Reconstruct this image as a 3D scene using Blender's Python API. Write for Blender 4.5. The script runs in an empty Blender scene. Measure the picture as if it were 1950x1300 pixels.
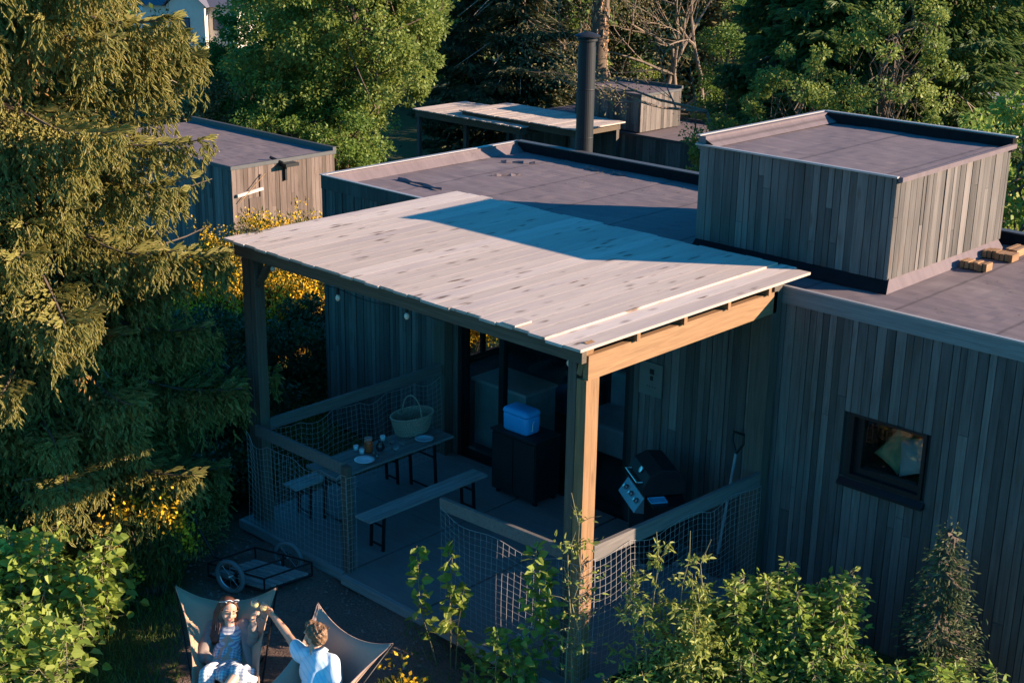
import bpy, bmesh, math, random
import numpy as np
from mathutils import Vector, Matrix
PI = math.pi
rad = math.radians
random.seed(7); rng = np.random.default_rng(11)
scene = bpy.context.scene
col = scene.collection

# ------------------------------------------------------------------ camera
FOC, CX, CY, CAMZ = 2657.3, 975., 650., 7.0
pitch, yaw, roll = rad(18.37), rad(46.588), rad(0.9007)
ha = PI - yaw
fh = np.array([math.cos(ha), math.sin(ha), 0.])
zz = np.array([0, 0, 1.])
fwd = fh*math.cos(pitch) - zz*math.sin(pitch)
r0 = np.array([math.sin(ha), -math.cos(ha), 0.]); u0 = np.cross(r0, fwd)
rt = r0*math.cos(roll) + u0*math.sin(roll); upv = np.cross(rt, fwd)
CAM = np.array([0, 0, CAMZ])
cam = bpy.data.objects.new('camera', bpy.data.cameras.new('camera')); col.objects.link(cam)
cam.data.sensor_width = 36; cam.data.lens = FOC/1950*36; cam.data.clip_end = 2000
M = Matrix.Identity(4)
for i in range(3):
    M[i][0] = rt[i]; M[i][1] = upv[i]; M[i][2] = -fwd[i]; M[i][3] = CAM[i]
cam.matrix_world = M
scene.camera = cam

def ray(x, y): return fwd + rt*((x-CX)/FOC) - upv*((y-CY)/FOC)
def onz(x, y, z): d = ray(x, y); return CAM + d*(z-CAMZ)/d[2]
def ony(x, y, Y): d = ray(x, y); return CAM + d*(Y/d[1])
def at(x, y, t):   # point seen at x,y at horizontal forward distance t
    d = ray(x, y); return CAM + d*(t/(d@fh))
def zt(y, t): return CAMZ - t*math.tan(pitch+math.atan((y-650)/FOC))

# ------------------------------------------------------------------ light
SUN_AZ, SUN_EL = rad(37.6), rad(17.8)
w = bpy.data.worlds.new('World'); scene.world = w; w.use_nodes = True
nt = w.node_tree; bg = nt.nodes['Background']
sky = nt.nodes.new('ShaderNodeTexSky'); sky.sky_type = 'NISHITA'; sky.sun_disc = False
sky.sun_elevation = SUN_EL; sky.sun_rotation = PI/2 - SUN_AZ
sky.ozone_density = 4.0; sky.air_density = 1.0; sky.dust_density = 0.2
tint = nt.nodes.new('ShaderNodeMix'); tint.data_type = 'RGBA'; tint.blend_type = 'MULTIPLY'; tint.inputs[0].default_value = 1
tint.inputs[7].default_value = (.12, .90, 1.20, 1)
nt.links.new(sky.outputs[0], tint.inputs[6]); nt.links.new(tint.outputs[2], bg.inputs[0]); bg.inputs[1].default_value = 0.082
sd = bpy.data.lights.new('sun', 'SUN'); sd.energy = 5.0; sd.angle = rad(0.5); sd.color = (1, .78, .58)
so = bpy.data.objects.new('sun', sd); col.objects.link(so)
sv = Vector((math.cos(SUN_AZ)*math.cos(SUN_EL), math.sin(SUN_AZ)*math.cos(SUN_EL), math.sin(SUN_EL)))
so.rotation_euler = sv.to_track_quat('Z', 'Y').to_euler(); so.location = (10, 10, 30)
scene.view_settings.view_transform = 'Standard'; scene.view_settings.look = 'None'
scene.view_settings.exposure = 1.56; scene.view_settings.gamma = 1

# ------------------------------------------------------------------ materials
MATS = {}
def newmat(name):
    m = bpy.data.materials.new(name); m.use_nodes = True; MATS[name] = m
    n = m.node_tree.nodes; b = n['Principled BSDF']; return m, m.node_tree, n, b
def link(nt, a, b): nt.links.new(a, b)
def mixc(nt, fac, a, b, mode='MIX'):
    x = nt.nodes.new('ShaderNodeMix'); x.data_type = 'RGBA'; x.blend_type = mode
    if isinstance(fac, (int, float)): x.inputs[0].default_value = fac
    else: link(nt, fac, x.inputs[0])
    for i, v in ((6, a), (7, b)):
        if isinstance(v, tuple): x.inputs[i].default_value = (*v, 1)
        else: link(nt, v, x.inputs[i])
    return x.outputs[2]
def noise(nt, scale, detail=3, sc=(1, 1, 1), vec='Object', rough=.55, dist=0):
    tc = nt.nodes.new('ShaderNodeTexCoord'); mp = nt.nodes.new('ShaderNodeMapping')
    mp.inputs['Scale'].default_value = sc; link(nt, tc.outputs[vec], mp.inputs[0])
    x = nt.nodes.new('ShaderNodeTexNoise'); x.inputs['Scale'].default_value = scale
    x.inputs['Detail'].default_value = detail; x.inputs['Roughness'].default_value = rough
    x.inputs['Distortion'].default_value = dist
    link(nt, mp.outputs[0], x.inputs['Vector']); return x.outputs['Fac']
def ramp(nt, fac, stops):
    r = nt.nodes.new('ShaderNodeValToRGB'); link(nt, fac, r.inputs[0])
    e = r.color_ramp.elements
    while len(e) < len(stops): e.new(.5)
    for i, (p, c) in enumerate(stops):
        e[i].position = p; e[i].color = (*c, 1) if isinstance(c, tuple) else (c, c, c, 1)
    return r.outputs[0]
def attr(nt, name='rnd'):
    a = nt.nodes.new('ShaderNodeAttribute'); a.attribute_name = name; return a.outputs['Fac']
def bump(nt, b, h, strength=.3, dist=.01):
    x = nt.nodes.new('ShaderNodeBump'); x.inputs['Strength'].default_value = strength
    x.inputs['Distance'].default_value = dist; link(nt, h, x.inputs['Height']); link(nt, x.outputs[0], b.inputs['Normal'])

def plain(name, c, rough=.6, metal=0, var=.25, vs=6, bmp=0, spec=.5):
    m, nt, n, b = newmat(name)
    f = noise(nt, vs, 4)
    lo = tuple(v*(1-var) for v in c); hi = tuple(min(1, v*(1+var)) for v in c)
    link(nt, mixc(nt, f, lo, hi), b.inputs['Base Color'])
    b.inputs['Roughness'].default_value = rough; b.inputs['Metallic'].default_value = metal
    b.inputs['Specular IOR Level'].default_value = spec
    if bmp: bump(nt, b, noise(nt, vs*8, 3), .4, bmp)
    return m

def wood(name, ca, cb, cc=None, along='z', rough=.75, grain=.5, knots=0, streak=0, stain=None):
    """boards told apart by the rnd attribute; grain runs along one axis"""
    m, nt, n, b = newmat(name)
    sc = {'x': (1.2, 22, 22), 'y': (22, 1.2, 22), 'z': (22, 22, 1.2)}[along]
    r = attr(nt)
    base = ramp(nt, r, [(0, ca), (.55, cb), (1, cc or cb)])
    # offset the coordinates of every board so that grain does not run across
    tc = n.new('ShaderNodeTexCoord'); comb = n.new('ShaderNodeCombineXYZ')
    mul = n.new('ShaderNodeMath'); mul.operation = 'MULTIPLY'; mul.inputs[1].default_value = 57.
    link(nt, r, mul.inputs[0]); [link(nt, mul.outputs[0], comb.inputs[i]) for i in range(3)]
    add = n.new('ShaderNodeVectorMath'); add.operation = 'ADD'
    link(nt, tc.outputs['Object'], add.inputs[0]); link(nt, comb.outputs[0], add.inputs[1])
    mp = n.new('ShaderNodeMapping'); mp.inputs['Scale'].default_value = sc; link(nt, add.outputs[0], mp.inputs[0])
    g = n.new('ShaderNodeTexNoise'); g.inputs['Scale'].default_value = 1.6; g.inputs['Detail'].default_value = 6
    g.inputs['Roughness'].default_value = .65; g.inputs['Distortion'].default_value = .6
    link(nt, mp.outputs[0], g.inputs['Vector'])
    gr = ramp(nt, g.outputs['Fac'], [(.25, 1-grain), (.75, 1+grain*.3)])
    c = mixc(nt, 1.0, base, gr, 'MULTIPLY')
    if streak:
        s2 = {'x': (.35, 3, 3), 'y': (3, .35, 3), 'z': (3, 3, .35)}[along]
        mp3 = n.new('ShaderNodeMapping'); mp3.inputs['Scale'].default_value = s2; link(nt, add.outputs[0], mp3.inputs[0])
        g3 = n.new('ShaderNodeTexNoise'); g3.inputs['Scale'].default_value = 1.3; g3.inputs['Detail'].default_value = 4
        link(nt, mp3.outputs[0], g3.inputs['Vector'])
        c = mixc(nt, ramp(nt, g3.outputs['Fac'], [(.5, 0.), (.72, streak)]), c, stain or (.3, .27, .25))
    if knots:
        k2 = {'x': (1, 5, 5), 'y': (10, 2.6, 10), 'z': (9, 9, 2)}[along]
        mp2 = n.new('ShaderNodeMapping'); mp2.inputs['Scale'].default_value = k2; link(nt, add.outputs[0], mp2.inputs[0])
        nz = n.new('ShaderNodeTexNoise'); nz.inputs['Scale'].default_value = 2.2; link(nt, mp2.outputs[0], nz.inputs['Vector'])
        v = n.new('ShaderNodeTexVoronoi'); v.inputs['Scale'].default_value = .95
        ad = n.new('ShaderNodeVectorMath'); ad.operation = 'MULTIPLY_ADD'
        ad.inputs[1].default_value = (.45, .45, .45); link(nt, nz.outputs['Color'], ad.inputs[0]); link(nt, mp2.outputs[0], ad.inputs[2])
        link(nt, ad.outputs[0], v.inputs['Vector'])
        kk = ramp(nt, v.outputs['Distance'], [(.0, 1.), (.15, .9), (.22, .4), (.30, 0.)])
        spn = noise(nt, 1.9, 3); kk = mixc(nt, 1.0, kk, ramp(nt, spn, [(.42, 0.), (.56, 1.)]), 'MULTIPLY')
        k3 = mixc(nt, 1.0, kk, (knots, knots, knots), 'MULTIPLY')
        c = mixc(nt, k3, c, (.10, .055, .035))
    link(nt, c, b.inputs['Base Color']); b.inputs['Roughness'].default_value = rough
    b.inputs['Specular IOR Level'].default_value = .25
    bump(nt, b, g.outputs['Fac'], .35, .004)
    return m

clad = wood('weathered_cladding', (.072, .062, .056), (.125, .106, .095), (.195, .165, .148), 'z', grain=.5, streak=.4, stain=(.24, .20, .18), knots=.6)
postwood = wood('brown_post_timber', (.09, .068, .052), (.11, .085, .066), (.14, .11, .085), 'z', grain=.5)
railwood = wood('grey_rail_timber', (.12, .105, .095), (.15, .13, .12), (.18, .16, .145), 'y', grain=.4)
clad_shed = wood('brown_cladding', (.10, .07, .055), (.15, .105, .085), (.20, .145, .12), 'z', grain=.5, streak=.35, stain=(.24, .19, .165), knots=.5)
roofwood = wood('pale_roof_boards', (.46, .36, .295), (.53, .42, .35), (.59, .48, .41), 'y', grain=.2, knots=.9, streak=.55, stain=(.33, .26, .25))
orange = wood('new_larch_timber', (.24, .125, .06), (.31, .17, .082), (.38, .22, .11), 'z', grain=.5, knots=.6)
orange_y = wood('larch_beam', (.24, .125, .06), (.31, .17, .082), (.38, .22, .11), 'y', grain=.4)
beamx = wood('weathered_beam', (.11, .08, .055), (.14, .105, .075), (.18, .13, .09), 'x', grain=.5)
tablewood = wood('grey_tabletop', (.17, .17, .16), (.24, .24, .23), (.30, .30, .29), 'y', grain=.6, streak=.6, stain=(.10, .09, .08))
benchwood = wood('grey_bench_wood', (.28, .30, .28), (.36, .38, .36), (.4, .4, .4), 'y', grain=.55, streak=.6, stain=(.14, .13, .12))
darkwood = wood('dark_timber', (.03, .028, .026), (.045, .04, .037), (.06, .055, .05), 'z', grain=.4)
cartwood = wood('cart_slats', (.22, .21, .20), (.28, .27, .26), (.33, .32, .3), 'x', grain=.4)
barkm = plain('bark', (.11, .075, .05), .9, var=.6, vs=9, bmp=.02)
twigm = plain('pale_twigs', (.30, .23, .17), .9, var=.4, vs=3)
barepale = plain('bare_branch_bark', (.17, .12, .085), .9, var=.4, vs=2)
pinebark_lit = plain('orange_lit_pine_bark', (.42, .22, .11), .9, var=.5, vs=4, bmp=.03)  # flaking bark with its dappled sunlight put into the orange
metal_dark = plain('black_metal', (.02, .02, .022), .45, .6, .2)
flue = plain('black_flue_enamel', (.012, .012, .014), .6, 0, .2, spec=.3)
steel = plain('brushed_steel', (.5, .5, .5), .3, 1, .1)
panelsteel = plain('grill_panel', (.18, .24, .27), .4, .5, .1)
rubber = plain('rubber', (.12, .13, .135), .8, 0, .2)
glassware = None
trim_metal = plain('pale_roof_trim', (.33, .30, .285), .5, .3, .15)
trim_dark = plain('dark_roof_trim', (.06, .06, .062), .6, .2, .2)
whitepot = plain('white_enamel', (.75, .77, .78), .35, 0, .05)
bluepot = plain('pale_blue_plate', (.35, .62, .72), .35, 0, .05)
cooler_m = plain('blue_cooler_plastic', (.03, .36, .70), .45, 0, .08)
wicker = None
plaster = plain('cream_render', (.66, .58, .48), .9, 0, .08)
slate = plain('slate_tiles', (.10, .10, .13), .8, 0, .3)
leather = plain('dark_leather', (.04, .03, .025), .6)
cord_m = plain('pale_net_cord', (.34, .31, .29), .9, 0, .1)
cable_m = plain('black_cable', (.012, .012, .012), .7)
flower_y = plain('yellow_flowers', (.75, .42, .02), .8, 0, .2)
stone_m = plain('gravel_stone', (.17, .13, .115), .95, 0, .5, 3)

def deckmat():
    m, nt, n, b = newmat('deck_boards')
    f = noise(nt, 3, 5); g = noise(nt, 2.2, 5, (1, 14, 1))
    c = mixc(nt, f, (.14, .128, .12), (.21, .195, .185)); c = mixc(nt, ramp(nt, g, [(.3, 0.), (.7, .5)]), c, (.11, .10, .098))
    link(nt, c, b.inputs['Base Color']); b.inputs['Roughness'].default_value = .7
    bump(nt, b, g, .3, .004); return m
deck_m = deckmat()
def membrane():
    m, nt, n, b = newmat('bitumen_roof_felt')
    f = noise(nt, 1.2, 6); g = noise(nt, 1.6, 5, (.5, 5, 1), dist=.5); h = noise(nt, 160, 2)
    c = mixc(nt, f, (.115, .085, .092), (.19, .145, .15))
    c = mixc(nt, ramp(nt, g, [(.35, 0.), (.75, .55)]), c, (.085, .067, .072))
    st = noise(nt, .8, 3); c = mixc(nt, ramp(nt, st, [(.58, 0.), (.75, .5)]), c, (.25, .20, .19))
    c = mixc(nt, ramp(nt, h, [(.3, 0.), (.8, .35)]), c, (.24, .195, .19))
    tc = n.new('ShaderNodeTexCoord'); sp = n.new('ShaderNodeSeparateXYZ'); link(nt, tc.outputs['Object'], sp.inputs[0])
    wob = n.new('ShaderNodeMath'); wob.operation = 'MULTIPLY_ADD'; link(nt, f, wob.inputs[0]); wob.inputs[1].default_value = .05; link(nt, sp.outputs['X'], wob.inputs[2])
    md = n.new('ShaderNodeMath'); md.operation = 'PINGPONG'; link(nt, wob.outputs[0], md.inputs[0]); md.inputs[1].default_value = .52
    seam = ramp(nt, md.outputs[0], [(0, 1.), (.012, .7), (.03, 0.)])
    c = mixc(nt, mixc(nt, 1., seam, (.6, .6, .6), 'MULTIPLY'), c, (.05, .04, .042))
    dirt = noise(nt, 3.5, 6, rough=.7); c = mixc(nt, ramp(nt, dirt, [(.62, 0.), (.72, .55)]), c, (.07, .062, .05))
    link(nt, c, b.inputs['Base Color']); b.inputs['Roughness'].default_value = .95; b.inputs['Specular IOR Level'].default_value = .15
    bump(nt, b, g, .6, .012); return m
felt = membrane()
def groundmat():
    m, nt, n, b = newmat('soil_grass_gravel')
    f = noise(nt, 2.0, 6); g = noise(nt, 45, 4); big = noise(nt, .12, 4)
    grav = mixc(nt, f, (.15, .095, .075), (.27, .185, .15)); grav = mixc(nt, ramp(nt, g, [(.35, 0.), (.7, .7)]), grav, (.085, .06, .05))
    dirt = mixc(nt, f, (.045, .055, .02), (.09, .085, .035))
    far = mixc(nt, big, (.06, .075, .025), (.16, .13, .06))
    # grass left of the yard and everywhere away from the cabin
    tc = n.new('ShaderNodeTexCoord'); sep = n.new('ShaderNodeSeparateXYZ'); link(nt, tc.outputs['Object'], sep.inputs[0])
    def mask(out, edge, width, sign):
        mm = n.new('ShaderNodeMath'); mm.operation = 'MULTIPLY_ADD'; link(nt, out, mm.inputs[0]); mm.inputs[1].default_value = sign/width
        mm.inputs[2].default_value = -sign*edge/width + .5
        nz = n.new('ShaderNodeMath'); nz.operation = 'MULTIPLY_ADD'; link(nt, f, nz.inputs[0]); nz.inputs[1].default_value = 1.6; link(nt, mm.outputs[0], nz.inputs[2])
        o = n.new('ShaderNodeMath'); o.operation = 'SUBTRACT'; o.use_clamp = True; link(nt, nz.outputs[0], o.inputs[0]); o.inputs[1].default_value = .8
        return o.outputs[0]
    diag = n.new('ShaderNodeVectorMath'); diag.operation = 'DOT_PRODUCT'; link(nt, tc.outputs['Object'], diag.inputs[0]); diag.inputs[1].default_value = (.7265, .687, 0)
    c = mixc(nt, mask(diag.outputs['Value'], -3.25, .5, -1), grav, dirt)   # left of the seats
    c = mixc(nt, mask(sep.outputs['X'], -13, 1.5, -1), c, dirt)
    c = mixc(nt, mask(sep.outputs['X'], -7.2, .6, 1), c, dirt)  # ground right of the deck darkened to cut warm bounce onto the wall
    c = mixc(nt, mask(sep.outputs['Y'], 19, 3, 1), c, far)
    link(nt, c, b.inputs['Base Color']); b.inputs['Roughness'].default_value = .95
    b.inputs['Specular IOR Level'].default_value = .1
    bump(nt, b, g, .7, .03); return m
ground_m = groundmat()

def leafmat(name, c1, c2, c3, trans=.35, rough=.55):
    m, nt, n, b = newmat(name)
    r = attr(nt)
    base = ramp(nt, r, [(0, c1), (.5, c2), (1, c3)])
    big = noise(nt, .9, 2)
    base = mixc(nt, ramp(nt, big, [(.35, 0.), (.65, .5)]), base, c2)
    link(nt, base, b.inputs['Base Color']); b.inputs['Roughness'].default_value = rough
    b.inputs['Specular IOR Level'].default_value = .3
    t = n.new('ShaderNodeBsdfTranslucent'); link(nt, base, t.inputs[0])
    mx = n.new('ShaderNodeMixShader'); mx.inputs[0].default_value = trans
    link(nt, b.outputs[0], mx.inputs[1]); link(nt, t.outputs[0], mx.inputs[2])
    link(nt, mx.outputs[0], n['Material Output'].inputs[0]); return m
L_bright = leafmat('bright_leaves', (.14, .21, .032), (.26, .33, .055), (.41, .45, .11), .45)
L_tree = leafmat('spring_tree_leaves', (.09, .13, .028), (.20, .25, .05), (.34, .37, .09), .42)
L_green = leafmat('green_leaves', (.07, .13, .022), (.15, .22, .038), (.26, .31, .065), .42)
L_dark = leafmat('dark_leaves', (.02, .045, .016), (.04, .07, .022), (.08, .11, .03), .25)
L_ever = leafmat('evergreen_sprays', (.06, .10, .03), (.12, .17, .045), (.25, .28, .08), .4)
L_spruce = leafmat('olive_spruce_needles', (.13, .13, .032), (.25, .22, .055), (.44, .34, .12), .32, .7)
L_cone = leafmat('tan_spruce_cones', (.26, .12, .03), (.36, .18, .05), (.42, .24, .08), .1, .8)
L_fir = leafmat('dark_needles', (.035, .045, .02), (.075, .08, .03), (.17, .15, .07), .15, .7)
L_olive = leafmat('olive_twigs', (.12, .10, .04), (.19, .16, .06), (.26, .21, .10), .2, .8)
L_broom = leafmat('broom_stems', (.035, .055, .015), (.07, .09, .02), (.13, .13, .03), .2, .8)
L_flower = leafmat('broom_flowers', (.60, .32, .012), (.80, .46, .02), (.88, .58, .05), .35, .8)
L_grass = leafmat('grass_blades', (.06, .10, .02), (.12, .17, .03), (.22, .25, .07), .35, .7)
L_wflower = leafmat('white_umbels', (.6, .6, .55), (.7, .7, .65), (.8, .8, .75), .3)

def glassmat(name, tint=(.9, .95, .95), refl=.25, rough=.02):
    m, nt, n, b = newmat(name)
    t = n.new('ShaderNodeBsdfTransparent'); t.inputs[0].default_value = (*tint, 1)
    g = n.new('ShaderNodeBsdfGlossy'); g.inputs['Roughness'].default_value = rough
    lw = n.new('ShaderNodeLayerWeight'); lw.inputs[0].default_value = .5
    pw = n.new('ShaderNodeMath'); pw.operation = 'POWER'; link(nt, lw.outputs['Facing'], pw.inputs[0]); pw.inputs[1].default_value = 4
    ml = n.new('ShaderNodeMath'); ml.operation = 'MULTIPLY_ADD'; link(nt, pw.outputs[0], ml.inputs[0]); ml.inputs[1].default_value = .8; ml.inputs[2].default_value = refl
    mx = n.new('ShaderNodeMixShader'); link(nt, ml.outputs[0], mx.inputs[0])
    link(nt, t.outputs[0], mx.inputs[1]); link(nt, g.outputs[0], mx.inputs[2])
    link(nt, mx.outputs[0], n['Material Output'].inputs[0]); return m
pane_m = glassmat('window_glass', (.92, .95, .95), .05)
cup_m = glassmat('drinking_glass', (.97, .97, .95), .07)
bulb_m = glassmat('bulb_glass', (.9, .85, .75), .1)
wine_m = plain('white_wine', (.75, .62, .30), .2)

def wickermat():
    m, nt, n, b = newmat('wicker')
    tc = n.new('ShaderNodeTexCoord'); ws = []
    for d, s in (('Z', 28), ('X', 20)):
        x = n.new('ShaderNodeTexWave'); x.wave_type = 'BANDS'; x.bands_direction = d; x.inputs['Scale'].default_value = s; x.inputs['Distortion'].default_value = 1.5
        link(nt, tc.outputs['Object'], x.inputs[0]); ws.append(x.outputs['Fac'])
    mm = n.new('ShaderNodeMath'); mm.operation = 'MULTIPLY'; link(nt, ws[0], mm.inputs[0]); link(nt, ws[1], mm.inputs[1])
    link(nt, mixc(nt, mm.outputs[0], (.34, .27, .19), (.72, .62, .48)), b.inputs['Base Color'])
    b.inputs['Roughness'].default_value = .8; bump(nt, b, mm.outputs[0], 1, .01); return m
wicker = wickermat()

# ------------------------------------------------------------------ mesh helpers
class MB:
    def __init__(s): s.v = []; s.f = []; s.r = []; s.n = 0
    def add(s, vs, fs, r=None):
        if r is None: r = random.random()
        o = s.n; s.v.extend([tuple(map(float, p)) for p in vs]); s.n += len(vs)
        s.f.extend([tuple(i+o for i in f) for f in fs]); s.r.extend([r]*len(fs)); return s
    def box(s, lo, hi, r=None, M=None, ch=0):
        x0, y0, z0 = lo; x1, y1, z1 = hi
        vs = [(x0,y0,z0),(x1,y0,z0),(x1,y1,z0),(x0,y1,z0),(x0,y0,z1),(x1,y0,z1),(x1,y1,z1),(x0,y1,z1)]
        if M is not None: vs = [tuple(M @ Vector(p)) for p in vs]
        return s.add(vs, [(0,3,2,1),(4,5,6,7),(0,1,5,4),(1,2,6,5),(2,3,7,6),(3,0,4,7)], r)
    def beam(s, a, b, w, h, up=(0,0,1), r=None):
        a = Vector(a); b = Vector(b); d = (b-a).normalized(); u = Vector(up)
        x = d.cross(u).normalized(); y = x.cross(d).normalized()
        vs = [p + x*sx*w/2 + y*sy*h/2 for p in (a, b) for sx, sy in ((-1,-1),(1,-1),(1,1),(-1,1))]
        return s.add(vs, [(0,1,2,3),(7,6,5,4),(0,4,5,1),(1,5,6,2),(2,6,7,3),(3,7,4,0)], r)
    def tube(s, pts, rad_, n=6, r=None, cap=True, closed=False):
        pts = [Vector(p) for p in pts]; k = len(pts)
        rr = rad_ if hasattr(rad_, '__len__') else [rad_]*k
        vs = []; px = None
        for i, p in enumerate(pts):
            a = pts[i-1] if (i > 0 or closed) else p; b = pts[(i+1) % k] if (i < k-1 or closed) else p
            d = (b-a)
            if d.length < 1e-9: d = Vector((0,0,1))
            d.normalize()
            if px is None: px = d.orthogonal().normalized()
            px = (px - d*px.dot(d))
            if px.length < 1e-6: px = d.orthogonal()
            px.normalize(); py = d.cross(px)
            for j in range(n):
                t = 2*PI*j/n; vs.append(p + (px*math.cos(t)+py*math.sin(t))*rr[i])
        fs = []
        for i in range(k if closed else k-1):
            for j in range(n):
                i2 = (i+1) % k; fs.append((i*n+j, i*n+(j+1)%n, i2*n+(j+1)%n, i2*n+j))
        if cap and not closed: fs += [tuple(range(n))[::-1], tuple((k-1)*n+j for j in range(n))]
        return s.add(vs, fs, r)
    def lathe(s, c, prof, n=20, r=None, ax=None, sx=1, sy=1):
        c = Vector(c); vs = []; fs = []
        for (ra, z) in prof:
            for j in range(n):
                t = 2*PI*j/n; p = Vector((ra*math.cos(t)*sx, ra*math.sin(t)*sy, z))
                if ax is not None: p = ax @ p
                vs.append(c+p)
        for i in range(len(prof)-1):
            for j in range(n): fs.append((i*n+j, i*n+(j+1)%n, (i+1)*n+(j+1)%n, (i+1)*n+j))
        if prof[0][0] > 1e-5: fs.append(tuple(range(n))[::-1])
        if prof[-1][0] > 1e-5: fs.append(tuple((len(prof)-1)*n+j for j in range(n)))
        return s.add(vs, fs, r)
    def ball(s, c, r3, n=12, m=8, R=None, r=None):
        c = Vector(c); r3 = r3 if hasattr(r3, '__len__') else (r3, r3, r3)
        vs = []; fs = []
        for i in range(m+1):
            ph = PI*i/m
            for j in range(n):
                t = 2*PI*j/n; p = Vector((r3[0]*math.sin(ph)*math.cos(t), r3[1]*math.sin(ph)*math.sin(t), r3[2]*math.cos(ph)))
                if R is not None: p = R @ p
                vs.append(c+p)
        for i in range(m):
            for j in range(n): fs.append((i*n+j, (i+1)*n+j, (i+1)*n+(j+1)%n, i*n+(j+1)%n))
        return s.add(vs, fs, r)
    def build(s, name, mat, parent=None, smooth=False, bevel=0):
        me = bpy.data.meshes.new(name)
        off = np.array(world_loc(parent)) if parent is not None else np.zeros(3)
        v = np.array(s.v, float).reshape(-1, 3) - off
        me.from_pydata(v.tolist(), [], s.f); me.materials.append(mat)
        a = me.attributes.new('rnd', 'FLOAT', 'FACE'); a.data.foreach_set('value', np.array(s.r, 'f'))
        o = bpy.data.objects.new(name, me); col.objects.link(o)
        if parent is not None: o.parent = parent
        if smooth: me.polygons.foreach_set('use_smooth', [True]*len(me.polygons))
        if bevel:
            bm = o.modifiers.new('bevel', 'BEVEL'); bm.width = bevel; bm.segments = 2; bm.limit_method = 'ANGLE'
        return o
def world_loc(p):
    v = Vector((0,0,0))
    while p is not None: v += p.location; p = p.parent
    return v
def thing(name, label, cat, loc, group=None):
    o = bpy.data.objects.new(name, None); col.objects.link(o); o.location = loc; o.empty_display_size = .2
    return tag(o, label, cat, group)
def tag(o, label, cat, group=None):
    o['label'] = label; o['category'] = cat
    if group: o['group'] = group
    return o
def struct(o, kind='structure', label=None, cat=None):
    o['kind'] = kind
    if label: o['label'] = label
    if cat: o['category'] = cat
    return o
def copy_tree(o, parent=None):
    c = o.copy(); col.objects.link(c)
    if parent is not None: c.parent = parent
    for ch in list(o.children): copy_tree(ch, c)
    return c

# leaf-like faces built with numpy
def quads(name, V, mat, parent, rnd, loc=None):
    """V (N,4,3)"""
    N = len(V); off = np.array(world_loc(parent)) if parent is not None else np.zeros(3)
    me = bpy.data.meshes.new(name)
    me.vertices.add(N*4); me.vertices.foreach_set('co', (V.reshape(-1, 3)-off).astype('f').ravel())
    me.loops.add(N*4); me.loops.foreach_set('vertex_index', np.arange(N*4, dtype='i'))
    me.polygons.add(N); me.polygons.foreach_set('loop_start', np.arange(0, N*4, 4, dtype='i'))
    me.polygons.foreach_set('loop_total', np.full(N, 4, 'i'))
    me.update(calc_edges=True)
    a = me.attributes.new('rnd', 'FLOAT', 'FACE'); a.data.foreach_set('value', rnd.astype('f'))
    me.materials.append(mat)
    o = bpy.data.objects.new(name, me); col.objects.link(o)
    if parent is not None: o.parent = parent
    return o
def unit(a): return a/np.maximum(np.linalg.norm(a, axis=-1, keepdims=True), 1e-9)
def leafquads(c, d, L, W, up=None, jit=1.3):
    N = len(c); d = unit(d); L = np.broadcast_to(L, (N,))[:, None]; W = np.broadcast_to(W, (N,))[:, None]
    n = unit(rng.normal(size=(N, 3))*jit + (np.array([0, 0, 1.]) if up is None else up))
    s = unit(np.cross(d, n)); nn = np.cross(s, d)
    return np.stack([c, c+d*L*.45+s*W*.5-nn*W*.12, c+d*L, c+d*L*.45-s*W*.5-nn*W*.12], 1)
def leaf2(c, d, L, W, jit=.9):
    # pointed oval leaf folded along the midrib: two quads
    d = unit(d); N = len(c); L = np.broadcast_to(L, (N,))[:, None]; W = np.broadcast_to(W, (N,))[:, None]
    n = unit(rng.normal(size=(N, 3))*jit + np.array([.25, .15, .8])); s = unit(np.cross(d, n)); nn = np.cross(s, d)
    dr = -nn*L*.12
    b, t = c, c+d*L+dr*1.6; f = nn*W*rng.uniform(.05, .3, (N, 1))
    def q(sg): return np.stack([b, c+d*L*.28+s*sg*W*.46+f, c+d*L*.68+s*sg*W*.36+f+dr*.8, t], 1)
    V = np.concatenate([q(1), q(-1)[:, ::-1]], 0); return V
def fingers(c, d, L, W):
    """each twig two crossed blades"""
    d = unit(d); N = len(c); L = np.broadcast_to(L, (N,))[:, None]; W = np.broadcast_to(W, (N,))[:, None]
    s = unit(np.cross(d, rng.normal(size=(N, 3)))); t = np.cross(d, s)
    A = np.stack([c, c+d*L*.5+s*W*.5, c+d*L, c+d*L*.5-s*W*.5], 1)
    B = np.stack([c, c+d*L*.5+t*W*.5, c+d*L, c+d*L*.5-t*W*.5], 1)
    return np.concatenate([A, B], 0)
def rpts(n): return unit(rng.normal(size=(n, 3)))

def ground_z(x, y):
    t = -0.687*0 + x*fh[0] + y*fh[1]
    z = float(np.interp(t, [-50, 19.5, 24, 33, 55, 400], [-.35, -.35, -1.1, -2.8, -4.9, -4.9]))
    if 9 < t < 17: z += .24*float(np.interp(x, [-9.0, -8.4], [1, 0]))*float(np.interp(x, [-14, -12.3], [0, 1]))*float(np.interp(t, [9, 10, 14, 17], [1, 1, 1, 0]))
    return z
def gpos(px, t, z=None):
    """ground point in image column px at forward distance t"""
    z0 = ground_z(*(fh*t)[:2]); dd = t*math.cos(pitch)+(CAMZ-z0)*math.sin(pitch)
    p = fh*t + r0*((px-CX)/FOC*dd); return Vector((p[0], p[1], ground_z(p[0], p[1])))

def limb(mb, a, b, ra, rb, wob=.1, n=5, sides=6, r=None):
    a = Vector(a); b = Vector(b); L = (b-a).length
    pts = [a.lerp(b, i/n) + Vector(rng.normal(size=3))*wob*L/n*(0 < i < n) for i in range(n+1)]
    mb.tube(pts, [ra+(rb-ra)*i/n for i in range(n+1)], sides, r); return pts

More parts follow.
